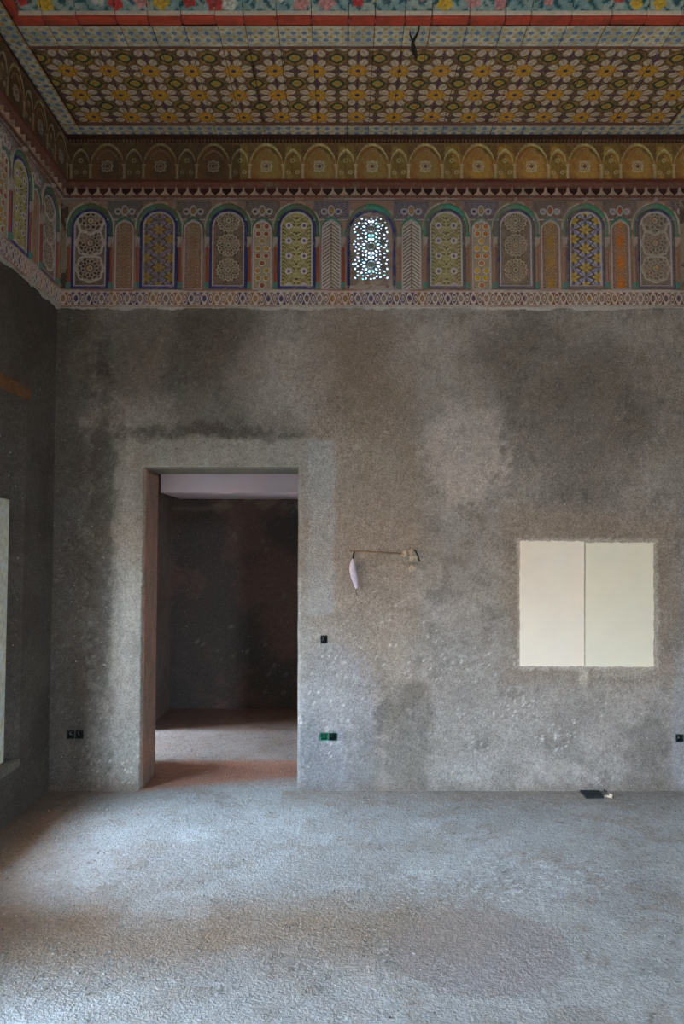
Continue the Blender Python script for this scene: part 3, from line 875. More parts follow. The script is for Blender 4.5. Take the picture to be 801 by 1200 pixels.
base_m = MB().box(-2.3 * PX, 2.3 * PX, -0.020, 0, 0, wz(333) - zF2 - 0.002).box(-1.2 * PX, 1.2 * PX, -0.028, 0, 0.008, 0.03).mesh('column_base', M['base_green'], 0.002)
def spandrel_mesh(name, acc1, acc2, ground):
    us = np.arange(-21 * PX, 21 * PX, ST); vs = np.arange(0, 24 * PX, ST)
    U, V = np.meshgrid(us, vs); A = np.abs(U)
    cz = 12 * PX
    r = np.hypot(U * 1.3, (V - cz) * 0.8)
    h = arab(U, V, 260, 7.0) * 0.7
    tear = line(r - 0.026, 0.004); tear2 = line(np.hypot(A - 0.048, V - cz * 0.9) - 0.018, 0.004)
    h = np.maximum(h, np.maximum(tear, tear2)); h = np.maximum(h, line(V - 0.006, 0.003))
    col = mix(np.tile(ground, U.shape + (1,)).astype(float), lin((186, 172, 160)), h)
    col = mix(col, acc1, (r < 0.017) * 0.85); col = mix(col, acc2, (np.hypot(A - 0.048, V - cz * 0.9) < 0.012) * 0.85)
    return heightfield(name, us, vs, h * 0.008, col, M['stucco'], skirt=0.012)
spandrels = {'purple': spandrel_mesh('s1', GOLD, PURP, lin((74, 60, 84))), 'dim': spandrel_mesh('s2', lin((150, 120, 70)), lin((90, 72, 90)), lin((72, 54, 46))),
             'orange': spandrel_mesh('s3', lin((190, 96, 50)), lin((150, 150, 168)), lin((92, 66, 52)))}
def carved_band(name, length, per, seed):
    us = np.arange(0, length + 1e-6, 0.0032); vs = np.linspace(0, zF1 - zF0 - 0.010, 27)
    U, V = np.meshgrid(us, vs); hgt = vs[-1]
    k = np.floor(U / per); a = (U / per) % 1 - 0.5; b = V / hgt - 0.5
    loz = np.abs(a) * 1.0 + np.abs(b) * 0.55
    wave = line(b * 0.8 - 0.34 * np.cos(2 * math.pi * a), 0.04, 0.05); wave2 = line(b * 0.8 + 0.34 * np.cos(2 * math.pi * a), 0.04, 0.05)
    eye = line(np.hypot(a * 1.3, b * 0.9) - 0.26, 0.035, 0.04)
    eye2 = line(np.hypot((np.abs(a) - 0.5) * 1.6, b * 0.9) - 0.13, 0.035, 0.04)
    h = np.clip(np.maximum(np.maximum(wave, wave2), np.maximum(eye, eye2)), 0, 1)
    edge = 1 - ss(0.42, 0.45, 0.5 - np.abs(np.abs(b) - 0.0) + 0.0)
    h = np.maximum(h, (np.abs(b) > 0.45) * 0.9)
    g = _tab[(k.astype(int) * 7 + seed) % 512, 11]
    fadeR = ss(0.45, 0.75, U / length) if length > 3 else 0
    gr = mix(mix(np.tile(lin((82, 68, 104)), U.shape + (1,)), lin((150, 100, 62)), (g > 0.6) * 1.0), lin((128, 84, 58)), fadeR * 0.8)
    col = mix(gr, lin((200, 184, 168)), h)
    col = mix(col, np.where((g > 0.5)[..., None], GOLD, PURP), ((np.hypot(a * 1.6, b * 0.9) < 0.13) * 0.8))
    return heightfield(name, us, vs, h * 0.007, col, M['stucco'], skirt=0.012)

def put(root, name, me, x, z, y=0.0, label=None):
    o = link(name, me, root, (x, y, z))
    if label: o['label'] = label
    return o
def large_bay(root, x, kind, rb, rg, cols, label, y0=-0.022):
    put(root, 'arched_panel', kinds_large[kind], x, zPb, y0, label)
    put(root, 'inner_arch_moulding', ring_blue[rb], x, zPb, y0)
    bm_ = MB().box(-23 * PX, 23 * PX, -0.010, 0, -3.2 * PX, -0.001)
    put(root, 'panel_sill', L['sill_' + rb], x, zPb, y0)
    put(root, 'outer_arch_moulding', ring_green[rg], x, zPb, y0)
    put(root, 'rope_moulding', ring_pale, x, zPb, y0)
    for s in (-1, 1): column(root, x + s * 25.1 * PX, cols, y0)
    put(root, 'keystone', L['key'], x, zF3 - 0.03, y0 - 0.014)
def column(root, x, me, y0=-0.022):
    put(root, 'column', me, x, wz(333), y0)
    put(root, 'capital', cap_m, x, zCap0, y0)
    put(root, 'column_base', base_m, x, zF2 + 0.001, y0)
for k, rgb in (('blue', (80, 74, 128)), ('grey', (112, 98, 108)), ('dull', (124, 108, 100))):
    m_ = mat_flat('sill_paint_' + k, rgb, 0.9, 60, 0.2, 0.001, second=(140, 118, 104), s2=(18, 0.55))
    L['sill_' + k] = MB().box(-23 * PX, 23 * PX, -0.010, 0, -3.2 * PX, -0.001).mesh('panel_sill', m_, 0.002)
L['key'] = MB().box(-1.8 * PX, 1.8 * PX, -0.02, 0, 0, 0.032).box(-1.0 * PX, 1.0 * PX, -0.03, 0, 0.006, 0.026).mesh('keystone', M['fillet'], 0.002)
def narrow_bay(root, x, kind, rg, sp_, label, y0=-0.022):
    put(root, 'narrow_panel', kinds_narrow[kind], x, zNb, y0, label)
    put(root, 'narrow_arch_moulding', nring_green[rg], x, zNb, y0)
    put(root, 'spandrel_panel', spandrels[sp_], x, wz(260.5), y0 - 0.003)

def ground_col(U, V):
    n = fbm(U * 10, V * 10, 91, 4)
    return mix(np.tile(lin((148, 126, 106)), U.shape + (1,)).astype(float), lin((166, 122, 104)), ss(0.45, 0.6, n) * 0.6) * (0.85 + 0.3 * fbm(U * 70, V * 70, 92, 3))[..., None]
def fillets(root, x0, x1, tag_ragged=True, seed=0):
    ww = x1 - x0
    for nm, za, zb_, d in (('lower_fillet', zF0, zF0 + 0.010, 0.032), ('upper_fillet', zF1 - 0.001, zF2 + 0.000, 0.034), ('top_fillet', zF3, zF3 + 0.006, 0.040), ('top_cornice', zF3 + 0.007, zF3 + 0.017, 0.052)):
        us = axis(x0, x1, 0.03, []); vs = np.linspace(za, zb_, 5)
        U, V = np.meshgrid(us, vs)
        t = (V - za) / (zb_ - za) * 2 - 1
        hh = d * 0.8 + d * 0.2 * np.sqrt(np.clip(1 - t * t, 0, 1)) + 0.002 * (fbm(U * 12, V * 12, 93 + seed) - 0.5)
        c = mix(np.tile(lin((176, 160, 146)), U.shape + (1,)).astype(float), lin((150, 96, 78)), ss(0.45, 0.62, fbm(U * 6, V * 30, 94 + seed, 4)) * 0.7)
        o = link(nm, heightfield(nm, us, vs, hh, c, M['stucco'], skirt=0.0), root)
    # ragged gypsum edge under the frieze
    us = np.arange(x0, x1, 0.006)
    n = fbm(us * 7, us * 0, 95 + seed, 5, 0.6)
    drop = 0.005 + 0.020 * ss(0.42, 0.75, n)
    fr_ = np.linspace(0, 1, 6)
    U = np.tile(us, (6, 1)); Vv = zF0 + 0.004 - drop[None, :] * fr_[:, None]
    Hh = 0.024 * np.sqrt(1 - fr_[:, None] ** 2 * 0.98) * (0.7 + 0.6 * fbm(U * 30, Vv * 30, 96, 3))
    Pq = np.stack([U, -Hh, Vv], -1).reshape(-1, 3)
    ix = np.arange(U.size).reshape(U.shape)
    Qq = np.stack([ix[:-1, :-1], ix[1:, :-1], ix[1:, 1:], ix[:-1, 1:]], -1).reshape(-1, 4)
    link('ragged_plaster_edge', mesh_np('ragged', Pq, Qq, M['plaster_white'], None, True), root)['label'] = 'ragged pale plaster edge below the carved band'

# ---- carved stucco frieze of the back wall
frieze = empty('trim_1', (0, D, 0))
tag(frieze, 'carved and painted stucco frieze of arched panels on the back wall', 'frieze', kind='structure')
sm = slab('frieze_ground', XL, XR, zF0, zF3 + 0.01, 0.03, [(win_c - lat_w - 0.004, win_c + lat_w + 0.004, lat_z0 - 0.004, lat_z1 + 0.004)], 0.024, ground_col, lambda U, V: 0.0015 * (fbm(U * 30, V * 30, 97) - 0.5), M['stucco'])
put(frieze, 'frieze_ground', sm, 0, 0, -0.022)
for px_, kd, rb, rg, cm, lb in (
        (107, 'star', 'blue', 'green', col_red, 'dark panel with two interlaced star medallions'),
        (187, 'xflower_brown', 'blue', 'green', col_red, 'panel of crossed pale lilac leaves and golden flowers in shadow'),
        (268, 'medallion', 'blue', 'green', col_red, 'panel with round brown rosette medallions and red fringe'),
        (347.5, 'vegetal', 'blue', 'green', col_red, 'yellow green leafy panel with purple eyes, left of lattice window'),
        (522, 'vegetal_pale', 'grey', 'teal', col_pale, 'pale yellow leafy panel right of the lattice window'),
        (603, 'medallion_pale', 'grey', 'dull', col_pale, 'pale panel with round rosette medallions and green hearts'),
        (684.5, 'xflower_dim', 'dull', 'dull', col_pale, 'bright panel of crossed lilac leaves and yellow flowers'),
        (766, 'star_pale', 'grey', 'dull', col_pale, 'pale panel of fine interlaced stars with orange centre')):
    large_bay(frieze, wx(px_), kd, rb, rg, cm, lb)
for px_, kd, rg, sp_, lb in (
        (147, 'fine', 'green', 'dim', 'narrow dark panel of fine scrollwork'), (227, 'fine', 'green', 'dim', 'narrow brown panel of fine scrollwork'),
        (307.5, 'daisies', 'green', 'dim', 'narrow panel of small red and yellow daisies'), (388, 'chevron', 'teal', 'purple', 'narrow herringbone leaf panel left of window'),
        (481.5, 'chevron', 'teal', 'purple', 'narrow herringbone leaf panel right of window'), (563, 'daisies_gold', 'dull', 'purple', 'narrow panel of golden daisies'),
        (643.5, 'fine_gold', 'dull', 'orange', 'narrow scrollwork panel with yellow centre'), (725, 'fine_orange', 'teal', 'orange', 'narrow scrollwork panel in orange')):
    narrow_bay(frieze, wx(px_), kd, rg, sp_, lb)
# plain, damaged end pieces
put(frieze, 'spandrel_panel', spandrels['orange'], wx(804), wz(260.5), -0.025)
for xe, w in ((wx(73), 9 * PX), (wx(803), 9 * PX)):
    us = np.linspace(-w, w, 26); vs = np.linspace(zF2, zF3, 90); U, V = np.meshgrid(us, vs)
    n = fbm(U * 14, V * 14, 98, 4)
    put(frieze, 'patched_end_panel', heightfield('end', us, vs, 0.016 + 0.016 * n, mix(np.tile(lin((150, 134, 112)), U.shape + (1,)), lin((92, 74, 60)), ss(0.5, 0.62, n)), M['stucco'], skirt=0.0), xe, 0, -0.01)
bandm = carved_band('carved_band', XR - XL, 15.2 * PX, 3)
put(frieze, 'carved_band', bandm, XL, zF0 + 0.010, -0.022, 'long carved band of interlaced ovals and lozenges')
fillets(frieze, XL, XR)

# ---- frieze of the left and right walls (same moulds)
def side_frieze(n, loc, rz, x0, x1, centres, label, seed):
    r = empty('trim_%d' % n, loc, rz)
    tag(r, label, 'frieze', kind='structure')
    MB().box(x0, x1, -0.022, 0, zF0, zF3 + 0.006).obj('frieze_ground', M['plaster_pink'], r)
    large = (('star', 'grey', 'green'), ('vegetal', 'blue', 'green'), ('medallion', 'blue', 'green'), ('xflower_brown', 'blue', 'green'))
    nar = ('fine', 'daisies', 'chevron', 'fine')
    for i, c in enumerate(centres):
        k = large[(i + seed) % 4]
        large_bay(r, c, k[0], k[1], k[2], col_red, None)
        if i < len(centres) - 1:
            narrow_bay(r, (c + centres[i + 1]) / 2, nar[i % 4], 'green', 'dim', None)
    Lb = abs(x1 - x0)
    put(r, 'carved_band', carved_band('carved_band_side', Lb, 15.2 * PX, 9), x0, zF0 + 0.010, -0.022)
    fillets(r, x0, x1, seed=seed * 11 + 5)
    return r
bay_w = 80.5 * PX
yl0 = D - 0.255
side_frieze(2, (XL, 0, 0), math.pi / 2, yl0 - 3.35 * bay_w, D - 0.02, [yl0 - k * bay_w for k in range(4)], 'carved and painted stucco frieze receding along the left wall', 0)
side_frieze(3, (XR, 0, 0), -math.pi / 2, -D + 0.02, -yl0 + 3.35 * bay_w, [-(yl0 - k * bay_w) for k in range(4)], 'carved and painted stucco frieze on the right wall', 2)

# ---- lattice window in the frieze
lw = empty('window_2', (win_c, D - 0.022, wz(336.5)))
tag(lw, 'pierced stucco lattice window glowing white in the middle of frieze', 'window', kind='structure')
RW = 25.2 * PX
zW = wz(275.5) - wz(336.5)
stp = 0.0021
us = np.arange(-RW - stp, RW + 2 * stp, stp); vs = np.arange(0, zW + RW + 2 * stp, stp)
uc = (us[1:] + us[:-1]) / 2; vc = (vs[1:] + vs[:-1]) / 2
UC, VC = np.meshgrid(uc, vc)
holes_m = np.zeros(UC.shape, bool)
def ell(cx, cz, a, b, ang):
    c, s = math.cos(ang), math.sin(ang)
    p = (UC - cx) * c + (VC - cz) * s; q = -(UC - cx) * s + (VC - cz) * c
    return (p / a) ** 2 + (q / b) ** 2 < 1
used = []
ROS = [(0, 0.152), (0, 0.278), (0, 0.402), (-0.122, 0.09), (0.122, 0.09), (-0.122, 0.215), (0.122, 0.215), (-0.122, 0.345), (0.122, 0.345)]
for i, (cx, cz) in enumerate(ROS):
    main = i < 3; n = 12 if main else 8
    R1 = 0.050 if main else 0.034
    for k in range(n):
        a = 2 * math.pi * (k + 0.5) / n
        holes_m |= ell(cx + R1 * math.cos(a), cz + R1 * math.sin(a), 0.0122 if main else 0.009, 0.0084 if main else 0.0062, a); used.append((cx + R1 * math.cos(a), cz + R1 * math.sin(a), 0.013))
        if main:
            holes_m |= ell(cx + 0.0245 * math.cos(a), cz + 0.0245 * math.sin(a), 0.0055, 0.003, a)
            a2 = 2 * math.pi * k / n
            holes_m |= ell(cx + 0.068 * math.cos(a2), cz + 0.068 * math.sin(a2), 0.0055, 0.0055, a2); used.append((cx + 0.068 * math.cos(a2), cz + 0.068 * math.sin(a2), 0.011))
    used.append((cx, cz, 0.036 if main else 0.02))
rr = random.Random(5)
for k in range(900):
    x, z = rr.uniform(-RW, RW), rr.uniform(0.05, zW + RW)
    ok = all((x - a) ** 2 + (z - b) ** 2 > (c + 0.0098) ** 2 for a, b, c in used)
    if ok:
        holes_m |= ell(x, z, 0.0086, 0.0068, rr.uniform(0, 3)); used.append((x, z, 0.009))
dist = np.where(VC < zW, RW - np.abs(UC), RW - np.hypot(UC, VC - zW))
holes_m &= (dist > 0.014) & (VC > 0.02)
keep = ~holes_m & arch_mask(UC, VC, RW + stp, zW)
Ug, Vg = np.meshgrid(us, vs)
cc = mix(np.tile(lin((170, 150, 128)), Ug.shape + (1,)).astype(float), lin((120, 98, 84)), ss(0.45, 0.6, fbm(Ug * 25, Vg * 25, 99, 3)) * 0.6)
for (x, z) in ROS[:3]:
    r_ = np.hypot(Ug - x, Vg - z); cc = mix(cc, lin((120, 134, 104)), (r_ < 0.022) * 0.8)
gridP = np.stack([Ug, np.zeros_like(Ug), Vg], -1).reshape(-1, 3)
nf = len(gridP); idx = np.arange(nf).reshape(Ug.shape)
Qg = np.stack([idx[:-1, :-1], idx[:-1, 1:], idx[1:, 1:], idx[1:, :-1]], -1)
kp = np.pad(keep, 1); S_ = []
nv_, nu_ = keep.shape
for dv, du, i0, i1 in ((-1, 0, 0, 1), (0, 1, 1, 2), (1, 0, 2, 3), (0, -1, 3, 0)):
    q = Qg[keep & ~kp[1 + dv:1 + dv + nv_, 1 + du:1 + du + nu_]]
    S_.append(np.stack([q[:, i0], q[:, i0] + nf, q[:, i1] + nf, q[:, i1]], -1))
Pb = gridP.copy(); Pb[:, 1] = 0.014
allQ = np.concatenate([Qg[keep], (Qg[keep] + nf)[:, ::-1]] + S_)
lat_me = mesh_np('lattice', np.concatenate([gridP, Pb]), allQ, M['stucco'], np.concatenate([cc.reshape(-1, 3)] * 2))
link('lattice', lat_me, lw)
sgm, sgt, sgb = new_mat('dimming_stained_glass')  # coloured glass, tinted extra dark to dim the sky behind the lattice
sgt.nodes.remove(sgb)
tb = N(sgt, 'ShaderNodeBsdfTransparent'); dfb = N(sgt, 'ShaderNodeBsdfDiffuse'); mxs = N(sgt, 'ShaderNodeMixShader'); mxs.inputs[0].default_value = 0.25
nz = noise_node(sgt, 14, 2, 0.5); rmp = N(sgt, 'ShaderNodeValToRGB'); sgt.links.new(nz.outputs[0], rmp.inputs[0])
els = rmp.color_ramp.elements
els[0].position = 0.30; els[0].color = (0.10, 0.17, 0.14, 1)
els[1].position = 0.44; els[1].color = (0.21, 0.23, 0.24, 1)
e_ = els.new(0.62); e_.color = (0.21, 0.20, 0.21, 1)
e_ = els.new(0.70); e_.color = (0.19, 0.12, 0.15, 1)
sgt.links.new(rmp.outputs[0], tb.inputs[0]); dfb.inputs[0].default_value = (0.1, 0.1, 0.1, 1)
sgt.links.new(tb.outputs[0], mxs.inputs[1]); sgt.links.new(dfb.outputs[0], mxs.inputs[2])
sgt.links.new(mxs.outputs[0], [n_ for n_ in sgt.nodes if n_.type == 'OUTPUT_MATERIAL'][0].inputs[0])
MB().box(-lat_w, lat_w, 0.030, 0.034, -0.003, zW + RW).obj('stained_glass_pane', sgm, lw)
wr_b = arch_band('w1', RW, 29 * PX, -4 * PX, zW, 0.012, faded(BLUE, lin((120, 104, 110)), 0.56, 0.06))
wr_g = arch_band('w2', 29.1 * PX, 31.0 * PX, zCap1 - wz(336.5), zW, 0.020, faded(lin((120, 116, 96)), TEAL, 0.52, 0.05), rz_add=5.8 * PX)
put(lw, 'inner_arch_moulding', wr_b, 0, 0, 0); put(lw, 'outer_arch_moulding', wr_g, 0, 0, 0)
MB().box(-29 * PX, 29 * PX, -0.010, 0.004, -4.2 * PX, 0.0).obj('window_sill', M['fillet'], lw, bevel=0.002)
cm_ = MB()
for sx in (-1, 1):
    arc_ = [(sx * RW * math.sin(t_), zW + RW * math.cos(t_)) for t_ in np.linspace(0, math.pi / 2, 14)]
    for (ax, az), (bx, bz_) in zip(arc_[:-1], arc_[1:]):
        q_ = [(ax, az), (bx, bz_), (sx * (lat_w + 0.006), bz_), (sx * (lat_w + 0.006), az)]
        if sx > 0: q_ = q_[::-1]
        cm_.prism([(x_, z_) for x_, z_ in q_], 0.0, 0.022)
cm_.box(-lat_w - 0.004, lat_w + 0.004, 0, 0.022, zW + RW, zW + RW + 0.02)
cm_.obj('window_surround', M['fillet'], lw)
for s in (-1, 1): column(frieze, win_c + s * 33.2 * PX, col_red if s < 0 else col_pale)

# ---- row of pendants (carved drops) and boards behind them
def drop_mesh():
    p = [(-5.4, 0), (5.4, 0), (5.9, 2.0), (5.2, 4.0), (3.2, 5.6), (1.9, 6.8), (1.1, 8.6), (0.8, 12.4), (-0.8, 12.4), (-1.1, 8.6), (-1.9, 6.8), (-3.2, 5.6), (-5.2, 4.0), (-5.9, 2.0)]
    m = MB().prism([(x * PX, z * PX) for x, z in p], -0.016, 0.01)
    q = [(0, 1.2), (1.6, 2.6), (1.0, 4.4), (0, 5.4), (-1.0, 4.4), (-1.6, 2.6)]
    m.prism([(x * PX, z * PX) for x, z in q], -0.024, -0.010)
    return m
M['drop'] = mat_flat('rosy_carved_drops', (184, 156, 132), 0.85, 60, 0.25, 0.002, second=(118, 80, 62), s2=(10, 0.52))
M['red_board'] = mat_flat('dark_red_board', (78, 44, 36), 0.85, 40, 0.3, 0.002, second=(56, 38, 30), s2=(9, 0.5))
M['rust_mould'] = mat_flat('rust_red_moulding', (124, 80, 64), 0.85, 50, 0.25, 0.002, second=(128, 104, 84), s2=(9, 0.55))
drop = drop_mesh().mesh('pendant_drop', M['drop'], 0.0)
wzd = lambda py_, d_: WP(434, py_, D - d_)[1]
zD0 = wzd(231.5, 0.05); zD1 = wzd(220, 0.05); zB1 = wzd(211.5, 0.075); zW1 = wzd(167, 0.075)
def arcade_board(name, per, hgt, warm, ua=None, ub=None):
    us = np.arange(-per / 2 if ua is None else ua, (per / 2 if ub is None else ub) + 1e-6, 0.0036); vs = np.arange(0, hgt, 0.0036)
    U, V = np.meshgrid(us, vs)
    x = U / PX; z = V / PX; A = np.abs(x); B = np.abs(A - per / PX / 2)
    h = np.zeros_like(U)
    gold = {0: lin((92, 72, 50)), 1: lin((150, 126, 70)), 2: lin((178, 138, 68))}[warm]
    col = mix(np.tile(gold, U.shape + (1,)).astype(float), lin((118, 92, 40)), ss(0.45, 0.62, fbm(U * 16, V * 16, 101, 4)) * 0.7)
    def arch(X, w, zs, rise, t, cc):
        nonlocal h, col
        f = z - zs - rise * np.clip(1 - (X / w) ** 1.7, 0, 1) ** 0.62
        m = line(f, t) * (X < w) ; side = line(X - w, t * 0.6) * (z < zs + 1)
        m = np.maximum(m, side * 0); h = np.maximum(h, m); col = mix(col, cc, m * 0.9)
        return f
    f = arch(A, 19.5, 20, 24, 1.4, lin((206, 190, 132))); 
    arch(A, 16.5, 20, 20, 0.5, lin((70, 48, 30))); arch(A, 12.5, 22, 14, 0.7, lin((176, 150, 110)))
    arch(B, 10.0, 20, 17, 1.1, lin((200, 188, 138))); arch(B, 7.0, 20, 12, 0.5, lin((96, 64, 44)))
    # filling between
    inside = (z < 20 + 24 * np.clip(1 - (A / 19.5) ** 1.7, 0, 1) ** 0.62) & (A < 19.5)
    col = mix(col, lin((150, 96, 52)), inside * ss(0.4, 0.6, fbm(U * 9, V * 9, 103)) * 0.6)
    out = (~inside) & (z > 20)
    sc = line(np.abs(np.sin(x * 1.5) * np.cos(z * 1.5)), 0.25, 0.2) * out * (B > 9)
    col = mix(col, lin((96, 56, 58)), sc * 0.8); h = np.maximum(h, sc * 0.4)
    # colonnettes
    c = line(A - 19.7, 0.9) * (z < 19); cb = line(A - 19.7, 1.8) * ((np.abs(z - 18.5) < 1.3) | (z < 2.0))
    c2 = line(B - 10.2, 0.5) * (z < 19)
    for m in (c, cb, c2 * 0.6): h = np.maximum(h, m); col = mix(col, lin((188, 168, 130)), m * 0.85)
    # star medallion
    a, b = np.abs(x), np.abs(z - 17)
    sq = line(np.maximum(a, b) - 5.6, 0.45); di = line((a + b) / 1.2 - 6.0, 0.45); ci = line(np.hypot(a, b) - 3, 0.4)
    m = np.maximum(np.maximum(sq, di), ci); h = np.maximum(h, m * 0.8); col = mix(col, lin((196, 182, 156)), m * 0.85)
    col = mix(col, lin((112, 66, 74)), (np.hypot(a, b) < 2.6) * 0.8)
    for bx in (5.2,):
        m = line(np.hypot(B - bx, z - 10) - 1.9, 0.45); h = np.maximum(h, m * 0.7); col = mix(col, lin((190, 170, 140)), m * 0.8)
    m = line(np.hypot(B, z - 24) - 2.2, 0.6); h = np.maximum(h, m * 0.7); col = mix(col, lin((180, 168, 120)), m * 0.8)
    for zl, cl in ((0.6, lin((122, 60, 40))), (hgt / PX - 1.0, lin((118, 92, 60)))):
        m = line(z - zl, 0.8); col = mix(col, cl, m); h = np.maximum(h, m * 0.8)
    if warm == 0: col = mix(col, lin((82, 62, 46)), 0.5 * np.ones_like(U))  # left boards browner wood, darkened further for the dim upper left corner
    return heightfield(name, us, vs, h * 0.009, col, M['paintwood'], skirt=0.012)
per = 62.8 * PX
ab = {k_: arcade_board('arcade', per, zW1 - zB1 - 0.002, k_) for k_ in (0, 1, 2)}
def wood_frieze(n, loc, rz, x0, x1, cen, label, far):
    r = empty('trim_%d' % n, loc, rz)
    tag(r, label, 'frieze', kind='structure')
    MB().box(x0, x1, -0.03, 0, zF3 + 0.008, zW1).obj('backing_board', M['red_board'], r)
    MB().box(x0, x1, -0.058, 0, zF3 + 0.017, zD0).obj('pendant_rail', M['rust_mould'], r, bevel=0.003)
    MB().box(x0, x1, -0.065, 0, zD1 + 0.002, zB1 - 0.002).box(x0, x1, -0.078, 0, zD1 + 0.010, zB1 - 0.010).obj('beaded_moulding', M['rust_mould'], r, bevel=0.003)
    k = 0
    x = x0 + 8 * PX
    while x < x1 - 5 * PX:
        put(r, 'pendant_drop', drop, x, zD0, -0.036); x += 13.3 * PX
    i0 = math.ceil((x0 - cen - per / 2 + 0.001) / per)
    for i in range(i0 - 1, 40):
        cx = cen + i * per
        if cx + per / 2 < x0 + 0.03: continue
        if cx - per / 2 > x1 - 0.03: break
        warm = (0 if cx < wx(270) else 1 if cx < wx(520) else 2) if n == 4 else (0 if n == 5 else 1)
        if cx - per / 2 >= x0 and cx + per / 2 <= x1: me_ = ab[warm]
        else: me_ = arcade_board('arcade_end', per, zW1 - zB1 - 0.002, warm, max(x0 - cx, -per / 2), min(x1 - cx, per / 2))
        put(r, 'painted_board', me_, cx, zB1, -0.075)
    # dentil course under the ceiling
    MB().box(x0, x1, -0.06, 0, zW1 + 0.001, H).obj('shadow_board', M['dark_wood'], r)  # dark board standing in for the shadow gap under the ceiling
    b = MB(); x = x0 + 0.01
    while x < x1 - 0.01:
        b.box(x, x + 0.012, -0.074, -0.058, zW1 + 0.008, zW1 + 0.022); x += 0.024
    o = b.obj('dentil_course', M['rust_mould'], r); o['kind'] = 'stuff'
    return r
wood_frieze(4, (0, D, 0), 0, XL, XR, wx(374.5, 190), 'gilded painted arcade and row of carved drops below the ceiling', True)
wood_frieze(5, (XL, 0, 0), math.pi / 2, 1.6, D - 0.03, D - 0.03 - per / 2, 'dark painted arcade above the left stucco frieze', False)
wood_frieze(6, (XR, 0, 0), -math.pi / 2, -D + 0.03, -1.6, -D + 0.03 + per / 2, 'painted arcade above the right stucco frieze', False)

# ------------------------------------------------------------------ painted ceiling
def CPt(x, y, z=None):
    r = ray(x, y); t = ((z or H) - EYE) / r[2]
    return r[0] * t, r[1] * t
yb0 = CPt(434, 157)[1]; yb1_ = CPt(434, 142)[1]; yf1 = CPt(434, 51.5)[1]; yu1 = CPt(434, 26)[1]; yr1 = CPt(434, 15.5)[1]
xb0 = CPt(72, 155)[0]; xb1 = CPt(90, 142)[0]
xr1 = CPt(787, 139)[0]; xr0 = xr1 + (xb1 - xb0)
print('ceiling', yb0, yb1_, yf1, yu1, yr1, xb0, xb1, xr1, xr0)
ceil = empty('ceiling', (0, 0, H))
tag(ceil, 'ceiling of painted cedar boards with floral borders', 'ceiling', kind='structure')
Pf = 50.0 / F_PX * CPt(434, 83)[1]
kx = CPt((195 + 3 * 155) / 2.97 / 1 * 0 + 260 + 400 / 2.97, 66)[0]; ky = CPt(434, 66)[1]
